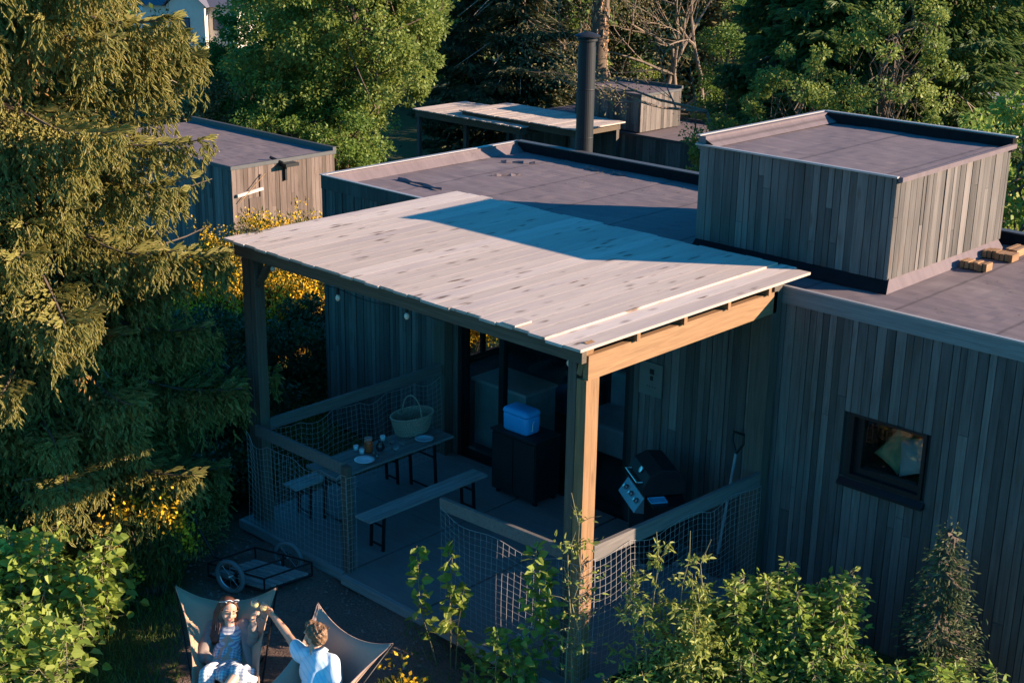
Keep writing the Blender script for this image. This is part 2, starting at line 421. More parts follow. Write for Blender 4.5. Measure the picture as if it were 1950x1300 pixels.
# ================================================================== ground
def build_ground():
    xs = np.unique(np.concatenate([np.linspace(-400, -60, 18), np.linspace(-60, -20, 30), np.linspace(-20, 0, 130), np.linspace(0, 160, 14)]))
    ys = np.unique(np.concatenate([np.linspace(-120, 0, 10), np.linspace(0, 16, 110), np.linspace(16, 60, 30), np.linspace(60, 400, 18)]))
    V = []; F = []
    for j, y in enumerate(ys):
        for i, x in enumerate(xs):
            z = ground_z(x, y)
            near = -20 < x < 0 and 0 < y < 16
            z += (.02 if near else .0)*math.sin(x*3.1+y*1.7)*math.sin(y*2.3-x) + (.012*rng.normal() if near else 0)
            V.append((x, y, z))
    nx = len(xs)
    for j in range(len(ys)-1):
        for i in range(nx-1): F.append((j*nx+i, j*nx+i+1, (j+1)*nx+i+1, (j+1)*nx+i))
    m = MB(); m.add(V, F, .5); o = m.build('ground', ground_m, smooth=True); struct(o, label='soil, gravel yard and grass sloping away behind the cabins')
build_ground()

def pebbles():
    m = MB()
    for i in range(2600):
        t = rng.uniform(10.6, 14.6); px = rng.uniform(340, 1100)
        p = gpos(px, t)
        if p.y > 8.35 and p.x > -12.2: continue
        s = rng.uniform(.006, .02)*(1.8 if rng.random() < .08 else 1)
        q = rng.normal(size=3)*.3
        vs = [p+Vector((s*(1+q[0]),0,0)), p+Vector((0,s*(1+q[1]),0)), p+Vector((-s,0,0)), p+Vector((0,-s*(1+q[2]),0)), p+Vector((0,0,s*.8))]
        m.add(vs, [(0,1,4),(1,2,4),(2,3,4),(3,0,4)])
    o = m.build('gravel', stone_m); struct(o, 'stuff', 'loose gravel and small stones scattered over the yard')
pebbles()

# ================================================================== main cabin
def boards(mb, axis, plane, out, a0, a1, z0, z1, holes=(), wmin=.055, wmax=.115, gap=.007, th=(.018, .03)):
    """vertical boards on a wall; axis 'x': wall of constant y; out = direction the wall faces"""
    a = a0
    while a < a1-.01:
        wd = min(rng.uniform(wmin, wmax), a1-a); t = rng.uniform(*th); r = rng.random()
        segs = [(z0, z1)]
        for (h0, h1, k0, k1) in holes:
            if a+wd > h0 and a < h1:
                ns = []
                for s0, s1 in segs:
                    if k0 > s0: ns.append((s0, min(s1, k0)))
                    if k1 < s1: ns.append((max(s0, k1), s1))
                segs = [q for q in ns if q[1]-q[0] > .02]
        if rng.random() < .3:
            k = rng.uniform(z0+.2*(z1-z0), z1-.2*(z1-z0)); segs = [q for s0, s1 in segs for q in (((s0, k-.002), (k+.002, s1)) if s0+.1 < k < s1-.1 else ((s0, s1),))]
        for si, (s0, s1) in enumerate(segs):
            if si: r = random.random()
            p0, p1 = sorted((plane, plane+out*t))
            if axis == 'x': mb.box((a, p0, s0), (a+wd-gap, p1, s1), r)
            else: mb.box((p0, a, s0), (p1, a+wd-gap, s1), r)
        a += wd
X0, X1, YW, YB = -14.42, -4.28, 11.56, 15.3
RZ = 3.08
cabin = thing('timber_cabin', 'flat-roofed weathered timber cabin with dark felt roof behind the pergola', 'cabin', (-9.3, 13.4, -.35))
def build_cabin():
    W = MB()
    door = (-11.82, -9.12, -.02, 2.5); win = (-6.34, -5.52, 1.42, 2.10); side = (13.6, 15.0, .0, 2.1)
    # front wall core in pieces round the openings
    y0, y1 = YW, YW+.14
    for x0, x1, z0, z1 in ((X0, door[0], -.45, RZ-.03), (door[0], door[1], 2.5, RZ-.03), (door[0], door[1], -.45, -.02), (door[1], win[0], -.45, RZ-.03),
                           (win[0], win[1], -.45, win[2]), (win[0], win[1], win[3], RZ-.03), (win[1], X1, -.45, RZ-.03)):
        W.box((x0, y0, z0), (x1, y1, z1), .1)
    W.box((X0, YB-.14, -.6), (X1, YB, RZ-.03), .1)                       # back wall
    W.box((X1-.14, y1, -.45), (X1, YB-.14, RZ-.03), .1)                   # right wall
    for ya, yb, z0, z1 in ((y1, side[0], -.6, RZ-.03), (side[0], side[1], -.6, 0), (side[0], side[1], 2.1, RZ-.03), (side[1], YB-.14, -.6, RZ-.03)):
        W.box((X0, ya, z0), (X0+.14, yb, z1), .1)
    W.box((-9.0, y1, -.4), (-8.9, YB-.14, RZ-.03), .1)                    # partition
    W.box((X0+.14, y1, -.1), (-9.0, YB-.14, -.03), .1)                    # floor
    W.build('wall', darkwood, cabin)
    C = MB()
    boards(C, 'x', YW-.002, -1, X0-.03, X1, -.32, RZ-.04, [(door[0], door[1], -.4, 2.5), (win[0], win[1], win[2], win[3])])
    C.build('front_cladding', clad, cabin)
    C = MB(); boards(C, 'y', X1+.002, 1, YW, YB, -.32, RZ-.04); C.build('side_cladding', clad, cabin)
    C = MB(); boards(C, 'y', X0-.002, -1, YW, YB, -.5, RZ-.04, [(side[0], side[1], 0, 2.1)]); C.build('side_cladding', clad, cabin)
    # roof felt sheet with wrinkles
    R = MB(); nx, ny = 90, 34; V = []
    for j in range(ny+1):
        for i in range(nx+1):
            x = X0+.02+(X1-X0-.04)*i/nx; y = YW+.02+(YB-YW-.04)*j/ny
            V.append((x, y, RZ + .006*math.sin(x*2.1+1)*math.sin(y*1.7) + .0025*rng.normal()))
    n1 = nx+1
    R.add(V, [(j*n1+i, j*n1+i+1, (j+1)*n1+i+1, (j+1)*n1+i) for j in range(ny) for i in range(nx)], .5)
    roof = R.build('roof', felt, cabin, smooth=False)
    # parapets (felt upstands) and trims
    P = MB()
    P.box((X0-.04, YW-.03, RZ-.05), (X0+.05, YB+.03, RZ+.13), .4)
    P.box((X1-.05, YW+.03, RZ-.05), (X1+.04, YB-.05, RZ+.11), .4)
    # sloping fillet along the left upstand
    P.add([(X0+.05, YW, RZ+.1), (X0+.17, YW, RZ+.004), (X0+.17, YB-.05, RZ+.004), (X0+.05, YB-.05, RZ+.1)], [(0,1,2,3)], .4)
    P.build('parapet', felt, cabin)
    P = MB(); P.box((X0+.05, YB-.05, RZ-.05), (X1+.04, YB+.04, RZ+.14), .4); P.build('back_parapet', bitumen, cabin)
    T = MB()
    T.box((X0-.055, YW-.045, RZ+.131), (X0+.012, YB+.04, RZ+.142), .5)
    T.box((X0+.012, YW-.045, RZ+.128), (-7.6, YW+.01, RZ+.14), .5)
    T.box((-7.6, YW-.045, RZ+.11), (X1+.05, YW+.0, RZ+.128), .5)
    T.build('pale_trim', trim_metal, cabin)
    T = MB(); T.box((X0+.012, YB-.06, RZ+.141), (X1+.05, YB+.06, RZ+.156), .5); T.build('dark_trim', trim_dark, cabin)
    F = MB(); F.box((X0-.02, YW-.035, RZ-.05), (-7.6, YW, RZ+.126), .2)
    F.build('fascia', clad, cabin)
    F = MB(); F.box((-7.6, YW-.04, RZ-.05), (X1+.03, YW-.0, RZ+.108), .8)
    F.build('fascia', beamx_grey, cabin)
    # scraps of peeling felt near the back corner
    for (x, y, l, a) in ((-13.9, 14.4, .5, .6), (-13.3, 13.6, .4, .9), (-12.8, 15.0, .3, -.2), (-12.3, 15.0, .25, -.1), (-14.0, 12.5, .9, -.05)):
        d = Vector((math.cos(a), math.sin(a), 0)); s = Vector((-d.y, d.x, 0))
        m = MB(); p = Vector((x, y, RZ+.006)); vs = []
        for i in range(7): 
            q = p + d*l*i/6; wv = .02+.02*math.sin(i*1.9)
            vs += [q - s*wv, q + Vector((0,0,.03+.012*math.sin(i*2.2))), q + s*wv]
        m.add(vs, [(i*3, i*3+3, i*3+4, i*3+1) for i in range(6)]+[(i*3+1, i*3+4, i*3+5, i*3+2) for i in range(6)], .5)
        m.build('felt_wrinkle', felt, roof)
    # sliding glass door
    D = thing_part('glass_door', cabin, (-10.47, YW+.05, 0))
    m = MB(); z0, z1 = 0, 2.46
    for x in (door[0]+.03, -11.13, -9.93, door[1]-.03): m.box((x-.04, YW+.02, z0), (x+.04, YW+.1, z1), .5)
    m.box((door[0]+.07, YW+.025, z0), (door[1]-.07, YW+.095, z0+.1), .5); m.box((door[0]+.07, YW+.025, z1-.08), (door[1]-.07, YW+.095, z1), .5)
    m.build('door_frame', metal_dark, D)
    for a, b in ((door[0]+.07, -11.17), (-11.09, -9.97), (-9.89, door[1]-.07)):
        m = MB(); m.box((a, YW+.055, z0+.1), (b, YW+.062, z1-.08), .5); m.build('pane', pane_m, D)
    # side window that lets the broom show through
    D = thing_part('side_window', cabin, (X0+.07, 14.3, 0))
    m = MB()
    for y in (13.63, 14.52, 14.97): m.box((X0+.03, y-.03, 0), (X0+.1, y+.03, 2.1), .5)
    m.box((X0+.03, 13.66, 0), (X0+.1, 14.94, .06), .5); m.box((X0+.03, 13.66, 2.04), (X0+.1, 14.94, 2.1), .5)
    m.build('window_frame', metal_dark, D)
    m = MB(); m.box((X0+.06, 13.66, .06), (X0+.066, 14.94, 2.04), .5); m.build('pane', pane_m, D)
    # small square window on the right with deep sill
    D = thing_part('window', cabin, (-5.93, YW, 1.4))
    m = MB(); a, b, c, d = win
    m.box((a, YW-.035, c), (a+.05, YW+.12, d), .5); m.box((b-.035, YW-.035, c), (b, YW+.12, d), .5)
    m.box((a+.05, YW-.035, d-.03), (b-.035, YW+.12, d), .5); m.box((a+.05, YW-.035, c), (b-.035, YW+.12, c+.05), .5)
    m.box((a+.05, YW+.03, c+.05), (a+.13, YW+.11, d-.03), .5); m.box((a+.13, YW+.03, c+.05), (b-.035, YW+.11, c+.11), .5)
    m.build('window_frame', metal_dark, D)
    m = MB(); m.box((a+.13, YW+.06, c+.11), (b-.035, YW+.066, d-.03), .5); m.build('pane', pane_m, D)
    m = MB(); m.add([(a-.05, YW-.10, c-.07), (b+.05, YW-.10, c-.07), (b+.05, YW, c-.07), (a-.05, YW, c-.07), (a-.05, YW-.10, c-.045), (b+.05, YW-.10, c-.045), (b+.05, YW-.036, c-.003), (a-.05, YW-.036, c-.003)],
        [(0,3,2,1),(4,5,6,7),(0,1,5,4),(1,2,6,5),(3,0,4,7)], .5); m.build('sill', metal_dark, D)
    m = MB(); m.box((a-.3, YW+.16, c-.5), (b+.3, YW+.9, c+.02), .5); m.build('window_seat', darkwood, D)
    # box room on the roof
    bx0, bx1, by0, by1, bz0, bz1 = -8.98, -6.59, 12.46, 15.0, 3.2, 4.25
    B = thing_part('rooftop_room', cabin, (-7.8, 13.7, RZ))
    m = MB(); m.box((bx0+.02, by0+.02, bz0), (bx1-.02, by1-.02, bz1-.02), .1); m.build('wall', darkwood, B)
    m = MB(); boards(m, 'x', by0+.018, -1, bx0, bx1, bz0, bz1, wmin=.07, wmax=.13); m.build('front_cladding', clad, B)
    m = MB(); boards(m, 'y', bx1-.018, 1, by0, by1, bz0, bz1, wmin=.06, wmax=.13); m.build('side_cladding', clad, B)
    m = MB(); boards(m, 'y', bx0+.018, -1, by0, by1, bz0, bz1, wmin=.07, wmax=.13); m.build('side_cladding', clad, B)
    m = MB(); n1 = 25; V = []
    for j in range(n1):
        for i in range(n1):
            x = bx0+.03+(bx1-bx0-.06)*i/(n1-1); y = by0+.03+(by1-by0-.06)*j/(n1-1)
            V.append((x, y, bz1-.01+.004*math.sin(x*5+y*2)+.002*rng.normal()))
    m.add(V, [(j*n1+i, j*n1+i+1, (j+1)*n1+i+1, (j+1)*n1+i) for j in range(n1-1) for i in range(n1-1)], .5)
    # felt upstand at the foot, flaring out over the main roof
    f = .03; g = .06
    ring0 = [(bx0+f, by0+f), (bx1-f, by0+f), (bx1-f, by1-f), (bx0+f, by1-f)]; ring1 = [(bx0+f, by0+f), (bx1+g, by0-.1), (bx1+g, by1), (bx0+f, by1)]
    m.add([(x, y, bz0+.02) for x, y in ring0]+[(x, y, RZ+.005) for x, y in ring1], [(i, (i+1)%4, 4+(i+1)%4, 4+i) for i in range(4)], .5)
    m.build('roof', felt, B)
    m = MB(); m.add([(bx0, by0+.02, bz0+.015), (bx1+.01, by0+.02, bz0+.015), (bx1+g+.01, by0-.12, RZ+.008), (bx0, by0-.12, RZ+.008)], [(0,1,2,3)], .5); m.build('upstand', bitumen, B)  # black upstand spread wider to stand in for the recess shade below the box
    m = MB(); m.box((bx0+.06, by1-.06, bz1-.05), (bx1+.03, by1+.03, bz1+.10), .5); m.build('back_parapet', bitumen, B)
    m = MB(); m.box((bx0-.035, by0, bz1-.05), (bx0+.06, by1, bz1+.10), .5)
    m.add([(bx0+.06, by0, bz1+.07), (bx0+.2, by0, bz1+.002), (bx0+.2, by1-.06, bz1+.002), (bx0+.06, by1-.06, bz1+.07)], [(0,1,2,3)], .5)
    m.build('parapet', felt, B)
    m = MB(); m.box((bx0-.045, by0-.02, bz1+.101), (bx0+.0, by1+.03, bz1+.112), .5); m.box((bx0, by1-.015, bz1+.101), (bx1+.04, by1+.045, bz1+.115), .5)
    a = [(bx0-.045, by0-.045, bz1+.0), (bx1+.03, by0-.045, bz1+.0)]
    m.box((bx0-.045, by0-.045, bz1+.0), (bx1+.02, by0+.0, bz1+.018), .5)
    m.build('pale_trim', trim_metal, B)
    m = MB(); m.beam((bx1+.035, by0-.0, bz1-.015), (bx1+.035, by1+.0, bz1+.012), .05, .05, r=.5); m.build('edge_trim', felt, B)
    # flue behind the parapet
    c = at(1111, 300, 21.3); cx, cy = -13.25, 15.48
    F = thing_part('chimney', cabin, (cx, cy, 1.2))
    m = MB(); m.lathe((cx, cy, 0), [(.128, 1.2), (.128, 3.4), (.131, 3.41), (.128, 3.42), (.128, 4.1), (.132, 4.11), (.128, 4.12), (.128, 4.72)], 28); m.build('flue_pipe', flue, F, smooth=False)
    m = MB(); m.lathe((cx, cy, 0), [(.12, 4.72), (.12, 4.79), (.15, 4.80), (.15, 4.83), (.02, 4.83), (.02, 4.85), (.185, 4.855), (.19, 4.87), (.15, 4.89), (.02, 4.93)], 28)
    m.build('cowl', flue, F)
    for zb in (1.4, 2.5): m = MB(); m.box((cx-.03, YB+.04, zb), (cx+.03, cy-.14, zb+.05), .5); m.build('bracket', metal_dark, F)
def thing_part(name, parent, loc):
    o = bpy.data.objects.new(name, None); col.objects.link(o); o.parent = parent
    o.location = Vector(loc) - world_loc(parent); o.empty_display_size = .1; return o
bitumen = plain('black_bitumen', (.014, .014, .015), .95, var=.4, vs=12, bmp=.006, spec=.05)
beamx_grey = wood('grey_fascia', (.15, .135, .125), (.20, .185, .175), (.26, .24, .22), 'x', grain=.4)
build_cabin()

# interior seen dimly through the glass
t = thing('kitchen_counter', 'pale kitchen counter just inside the left glass pane', 'counter', (-11.5, 12.2, -.03))
m = MB(); m.box((-11.95, 11.95, 0), (-11.05, 12.5, .86), .5); m.build('cabinet', plain('grey_green_panel', (.32, .38, .36), .6), t)
m = MB(); m.box((-11.99, 11.92, .862), (-11.03, 12.52, .9), .5); m.build('worktop', plain('pale_worktop', (.5, .5, .48), .4), t)
t = thing('sofa', 'pale sofa inside the cabin behind the cooler', 'sofa', (-10.3, 13.0, -.03))
clothgrey = plain('grey_cloth', (.42, .45, .46), .9, bmp=.01)
m = MB(); m.box((-11.0, 12.8, .02), (-9.4, 13.5, .42), .5); m.build('seat', clothgrey, t, bevel=.05)
m = MB(); m.box((-11.0, 13.52, .1), (-9.4, 13.75, .85), .5); m.build('backrest', clothgrey, t, bevel=.06)
t = thing('reflection_pillow', 'cream and mustard pillows behind the small square window', 'pillow', (-5.8, YW+.45, 1.46))  # pillows added in place of the tan reflection in the glass
def pillow(mb, c, w, h, th, R):
    n = 16; V = []
    for sgn in (1, -1):
        for j in range(n+1):
            for i in range(n+1):
                u, v = 2*i/n-1, 2*j/n-1; k = ((1-u**4)*(1-v**4))**.5; pin = 1-.10*(1-u*u)*abs(v)-.0
                V.append(Vector(c)+R @ Vector((w*u*(1-.08*(1-v*v)), sgn*th*k+.012*math.sin(u*6+v*4)*k, h*v*(1-.08*(1-u*u)))))
    N = n+1; o = N*N; fs = [(j*N+i, j*N+i+1, (j+1)*N+i+1, (j+1)*N+i) for j in range(n) for i in range(n)]
    mb.add(V, fs+[tuple(q+o for q in f[::-1]) for f in fs], .5)
m = MB(); pillow(m, (-5.74, YW+.30, 1.72), .22, .19, .06, Matrix.Rotation(rad(-22), 3, 'Y') @ Matrix.Rotation(rad(-30), 3, 'X')); m.build('reflection_cushion', plain('cream_reflection_cloth', (.33, .28, .25), .9, bmp=.01), t, smooth=True)
m = MB(); pillow(m, (-5.98, YW+.36, 1.70), .16, .20, .06, Matrix.Rotation(rad(30), 3, 'Y') @ Matrix.Rotation(rad(-25), 3, 'X')); m.build('reflection_cushion', plain('mustard_reflection_cloth', (.28, .22, .10), .9, bmp=.01), t, smooth=True)

# leaf litter blown onto the felt roofs
P = []
for k in range(420):
    x = rng.uniform(X0+.1, X1-.1); y = YB-.08-abs(rng.normal())*.5 if k % 2 else rng.uniform(YW+.1, YB-.1)
    if y < YW+.05 or (-9.0 < x < -6.5 and 12.3 < y < 15.1): continue
    P.append((x, y, RZ+.012))
P = np.array(P); D = rng.normal(size=P.shape)*(1, 1, .1); o = quads('leaf_litter', leafquads(P, D, rng.uniform(.015, .04, len(P)), .015, jit=.2), L_olive, None, rng.random(len(P)))
struct(o, 'stuff', 'dry leaves and twigs scattered over the felt roof')

# wood blocks lying on the roof by the box room
for k, (px, py, n, ln) in enumerate(((1852, 512, 6, .16), (1895, 492, 7, .16), (1942, 487, 3, .3))):
    p = onz(px, py, RZ)
    lab = ['small stack of sawn offcuts on the roof nearest the box room corner', 'longer stack of sawn offcuts on the roof in the middle', 'stack of planks on the roof cut by the right edge of the photo'][k]
    t = thing('timber_offcuts', lab, 'wood pile', (p[0], p[1], RZ+.01), 'sawn offcuts lying on the felt roof')
    for i in range(n):
        m = MB(); h = .07+.015*rng.random(); s = p[0]-.11+i*.05
        m.box((s, p[1]-ln/2+rng.uniform(-.02, .02), RZ+.012), (s+.042, p[1]+ln/2, RZ+.012+h), rng.random()); m.build('block', orange_y, t)

# ================================================================== deck and pergola
deck = thing('wooden_deck', 'dark raised timber deck under the pergola with pale front edge', 'deck', (-9.7, 10, -.35))
m = MB()
x = -12.2; 
for a, b in ((-12.2, -11.3), (-11.3, -10.36), (-10.34, -9.2), (-9.18, -8.1), (-8.08, -7.05)):
    for c, d in ((8.46, 9.9), (9.91, YW-.04)):
        if d < 10 and a > -10.4: c = 8.42
        m.box((a, c, -.035), (b-.012, d, 0), rng.random())
m.build('deck_surface', deck_m, deck)
m = MB(); m.box((-12.2, 8.40, -.10), (-10.37, 8.455, -.004), .6); m.box((-10.34, 8.36, -.10), (-7.05, 8.415, -.004), .6); m.build('edge_board', cartwood, deck)
m = MB(); m.box((-12.15, 8.48, -.16), (-7.1, YW-.06, -.037), .3); m.build('joists', darkwood, deck)
for x in (-12, -10.4, -8.8, -7.3):
    m = MB(); m.box((x-.07, 8.5, -.38), (x+.07, 8.64, -.16), .3); m.build('foot', darkwood, deck)

perg = thing('pergola', 'open timber pergola with pale knotty plank roof over the deck', 'pergola', (-9.7, 10, 0))
def rz(y): return 3.295
m = MB(); xx = -12.24; k = 0
while xx < -7.25:
    wd = .196+rng.uniform(-.006, .006); y0 = 8.40+rng.uniform(-.022, .022); y1 = 11.92+rng.uniform(-.03, .03); dz = 0
    if xx > -7.72: dz -= .02; y1 += .03
    tl = 0
    x0, x1 = xx, xx+wd-.003
    vs = []
    for (yy) in (y0, y1):
        z = rz(yy)+dz
        vs += [(x0, yy, z-.026-tl), (x1, yy, z-.026+tl), (x1, yy, z+tl), (x0, yy, z-tl)]
    m.add(vs, [(0,1,2,3),(7,6,5,4),(0,4,5,1),(1,5,6,2),(2,6,7,3),(3,7,4,0)], rng.random())
    xx += wd; k += 1
m.build('roof_boards', roofwood, perg)
m = MB(); m.box((-8.05, 8.385, 3.30), (-7.9, 8.6, 3.318), .2); m.build('loose_offcut', roofwood, perg)
m = MB(); m.box((-12.14, 8.47, 3.12), (-7.2, 8.53, 3.268), .3); m.build('front_beam', beamx, perg)
m = MB(); m.box((-7.26, 8.56, 2.95), (-7.2, 11.42, 3.17), .5); m.build('side_beam', orange_y, perg)
m = MB(); m.box((-12.1, 8.56, 2.98), (-12.04, 11.42, 3.17), .2); m.build('side_beam', beamx, perg)
for y in (9.18, 9.86, 10.54, 11.22):
    m = MB(); m.box((-12.16, y-.023, 3.172), (-7.16, y+.023, rz(y)-.04), .4); m.build('rafter', orange, perg)
m = MB(); m.box((-12.2, 8.42, rz(8.45)-.034), (-7.13, 8.46, rz(8.45)-.032), .4)
for nm, (x0, x1, y0, y1, z0, z1), mt in (('post', (-12.12, -12.01, 8.55, 8.69, -.35, 3.12), postwood), ('post', (-7.42, -7.325, 8.55, 8.70, -.38, 3.12), postwood),
        ('post', (-7.42, -7.2, 11.36, 11.50, -.1, 3.262), postwood), ('post', (-12.1, -11.9, 11.36, 11.5, -.1, 3.262), postwood)):
    m = MB(); m.box((x0, y0, z0), (x1, y1, z1), .65)
    if x0 == -12.12: m.box((-11.995, y0+.01, z0), (-11.92, y1, 3.12), .8)
    o = m.build('post', mt, perg)
m = MB(); m.box((-7.31, 8.54, -.38), (-7.2, 8.71, 2.95), .4); m.build('post', orange, perg)['label'] = 'orange new timber post at the near corner'
m = MB(); m.beam((-7.30, 8.6, 2.98), (-7.23, 8.6, 3.28), .05, .1, up=(0,1,0), r=.4); m.build('brace', orange, perg)
m = MB(); m.box((-10.41, 8.45, 0), (-10.32, 8.53, 1.2), .6); m.build('post', postwood, perg)
m = MB(); m.beam((-12.0, 8.62, 2.7), (-11.7, 8.62, 3.1), .05, .07, up=(0,1,0), r=.3); m.build('brace', beamx, perg)
# rails
def rail(a, b, mt, w=.045, h=.13):
    m = MB(); m.beam(a, b, w, h, r=.75); return m.build('rail', mt, perg, bevel=.004)
rail((-11.97, 8.70, 1.15), (-11.97, 11.36, 1.15), railwood)
rail((-11.92, 8.50, 1.15), (-10.42, 8.50, 1.15), railwood)
rail((-9.04, 8.585, 1.19), (-7.43, 8.585, 1.235), railwood)
rail((-7.22, 8.72, 1.26), (-7.22, 11.36, 1.16), railwood, .05, .15)
# netting
def net(P, nu, nv, rr=.0017, sag=.014, name='safety_net'):
    """P(u,v) -> point; real cords along both directions, knotted at the crossings"""
    ph = rng.uniform(0, 6, 4)
    G = [[Vector(P(i/nu, j/nv)) + Vector((math.sin(i*.7+ph[0])*sag*.5, math.sin(i*.33+j*.21+ph[1])*sag, math.sin(i*.5+ph[2]+j*.13)*sag*(1+1.5*(j/nv)))) for j in range(nv+1)] for i in range(nu+1)]
    m = MB()
    for i in range(nu+1): m.tube(G[i], rr, 3, .5, cap=False)
    for j in range(nv+1): m.tube([G[i][j] for i in range(nu+1)], rr*(1.8 if j == nv else 1), 3, .5, cap=False)
    return m.build(name, cord_m, perg)
def scal(u, n, a): return -a*abs(math.sin(u*PI*n))
net(lambda u, v: (-12.03+1.73*u, 8.43-.02*math.sin(u*PI), -.02+(1.12+scal(u, 4, .05)+(-.03 if .05 < u < .95 else .03))*v), 25, 16)
net(lambda u, v: (-11.93+.02*math.sin(v*3), 8.7+2.6*u, .0+(1.08+scal(u, 6, .04))*v), 36, 16)
net(lambda u, v: (-9.02+1.62*u, 8.545-.02*math.sin(u*PI), -.04+(1.20+.04*u-.28*math.sin(u*PI*.9)*.35)*v), 22, 17)
net(lambda u, v: (-7.185+.015*math.sin(v*3), 8.72+2.64*u, -.3+(1.52-.10*u+scal(u, 5, .03))*v), 36, 22)
net(lambda u, v: (-7.44+.28*u, 8.525, -.35+(1.56)*v), 4, 22, sag=.003)
net(lambda u, v: (-7.185, 8.53+.2*u, -.35+(1.56)*v), 3, 22, sag=.003)
net(lambda u, v: (-10.30, 8.43+.12*u, -.02+1.12*v), 2, 16, sag=.004)

# clump of dead spruce litter on the roof corner
q = onz(481, 440, 3.30); T = thing('spruce_litter', 'clump of dead spruce twigs on the left corner of the plank roof', 'twigs', (q[0], q[1], 3.296))
m = MB()
for k in range(26):
    a = Vector((q[0], q[1], 3.30))+Vector(rng.normal(size=3)*(.05, .05, .006)); d = Vector(rng.normal(size=3)*(1, 1, .25)).normalized(); a.z = max(a.z, 3.3); b = a+d*.07; b.z = max(b.z, 3.3)
    m.tube([a, (a+b)/2+Vector((0, 0, .012)), b], [.004, .003, .001], 4)
m.build('twigs', barkm, T)
C = np.array([q[0], q[1], 3.31])+rng.normal(size=(90, 3))*(.06, .06, .008); quads('needles', fingers(C, rng.normal(size=C.shape)*(1, 1, .3), .04, .012), L_fir, T, rng.random(180))

# string of lights under the front beam
sl = thing('string_lights', 'black cable of small bulbs hanging under the pergola front beam', 'lights', (-9.6, 8.64, 3.1))
bp = [(-11.72, 8.66, 3.05), (-10.64, 8.66, 2.96), (-9.6, 8.66, 3.0), (-8.5, 8.66, 3.03), (-7.5, 8.66, 3.05)]
pts = []
for a, b in zip([(-11.9, 8.66, 3.12)]+bp, bp+[(-7.3, 8.66, 3.12)]):
    for i in range(6):
        f = i/6; pts.append(Vector(a).lerp(Vector(b), f)+Vector((0, 0, -.05*math.sin(f*PI)+.06)))
m = MB(); m.tube(pts, .004, 5); m.build('cable', cable_m, sl)
for p in (bp[0], bp[1], bp[2], bp[4]):
    s = thing_part('bulb', sl, p)
    m = MB(); m.lathe(p, [(.012, .06), (.016, .05), (.016, .0), (.010, -.005)], 10); m.build('socket', cable_m, s)
    m = MB(); m.lathe(p, [(.012, -.005), (.026, -.03), (.026, -.05), (.014, -.07), (0, -.075)], 12); m.build('glass', plain('frosted_bulb', (.75, .66, .55), .25) if 'frosted_bulb' not in MATS else MATS['frosted_bulb'], s, smooth=True)

# ================================================================== furniture on the deck
def legframe(mb, x0, x1, y, z1, lean=.0):
    a = .012
    for x in (x0, x1): mb.beam((x, y, 0), (x, y+lean, z1), .028, .028, up=(0,1,0), r=.5)
    mb.beam((x0, y, .06), (x1, y, .06), .018, .018, r=.5); mb.beam((x0, y+lean*.8, z1*.72), (x1, y+lean*.8, z1*.72), .018, .018, r=.5)
    mb.beam((x0, y+lean*.7, z1*.66), ((x0+x1)/2, y+.22*(1 if lean < 0 else -1)*-1, z1-.01), .012, .012, r=.5)
def slab(mb, x0, x1, y0, y1, z, th=.03):
    n = 3; wd = (x1-x0)/n
    for i in range(n): mb.box((x0+i*wd, y0, z-th), (x0+(i+1)*wd-.0015, y1, z), .3+.3*rng.random())
T = thing('folding_table', 'narrow grey wooden folding table laid with plates and basket', 'table', (-11.32, 9.8, 0))
m = MB(); slab(m, -11.58, -11.05, 8.90, 10.70, .71); m.build('tabletop', tablewood, T, bevel=.003)
for y in (9.12, 10.46):
    m = MB(); legframe(m, -11.54, -11.10, y, .68, .03 if y < 10 else -.03); m.build('leg_frame', metal_dark, T)
for nm, lab, x in (('folding_bench', 'weathered folding bench standing in the open middle of the deck', -10.66), ('folding_bench', 'weathered folding bench mostly hidden between the table and side net', -11.88)):
    T = thing(nm, lab, 'bench', (x+.12, 9.75, 0), 'folding benches at the deck table')
    m = MB(); y0, y1 = (8.84, 10.64) if x > -11 else (8.80, 10.55); slab(m, x, x+.24, y0, y1, .425, .028); m.build('seat', benchwood, T, bevel=.003)
    for y in (y0+.2, y1-.2):
        m = MB(); legframe(m, x+.02, x+.22, y, .397, .02 if y < 9.8 else -.02); m.build('leg_frame', metal_dark, T)
TZ = .712
def plate(px, py, mat, lab, r=.115):
    p = onz(px, py, TZ); m = MB(); m.lathe((p[0], p[1], TZ), [(0, .003), (r*.6, .004), (r*.7, .012), (r, .022), (r, .026), (r*.68, .017), (r*.58, .009), (0, .009)], 32)
    o = m.build('plate', mat, smooth=True); tag(o, lab, 'plate', 'plates on the deck table')
plate(634, 887, whitepot, 'white plate on the near end of the deck table', .118)
plate(694, 878, whitepot, 'white plate half hidden behind the short rail post')
plate(808, 837, bluepot, 'deep pale blue plate beside the wicker basket', .115)
def cup(px, py, mat, lab, r=.03, h=.06):
    p = onz(px, py, TZ); m = MB(); m.lathe((p[0], p[1], TZ), [(r*.8, .0), (r, h), (r*.88, h), (r*.7, .01), (0, .01)], 18)
    o = m.build('cup', mat, smooth=True); tag(o, lab, 'cup', 'small pots on the deck table')
cup(678, 857, whitepot, 'small white pot left of the orange jar, farther of the pair')
cup(689, 864, whitepot, 'small white pot left of the orange jar, nearer of the pair')
cup(729, 838, whitepot, 'small white pot standing alone behind the orange jar')
p = onz(702, 860, TZ); T = thing('jar', 'orange glass jar with pale rim on the deck table', 'jar', (p[0], p[1], TZ))
m = MB(); m.lathe(p, [(.045, 0), (.05, .02), (.05, .12), (.042, .15)], 20); m.build('jar_body', plain('orange_glass', (.55, .09, .03), .2), T, smooth=True)
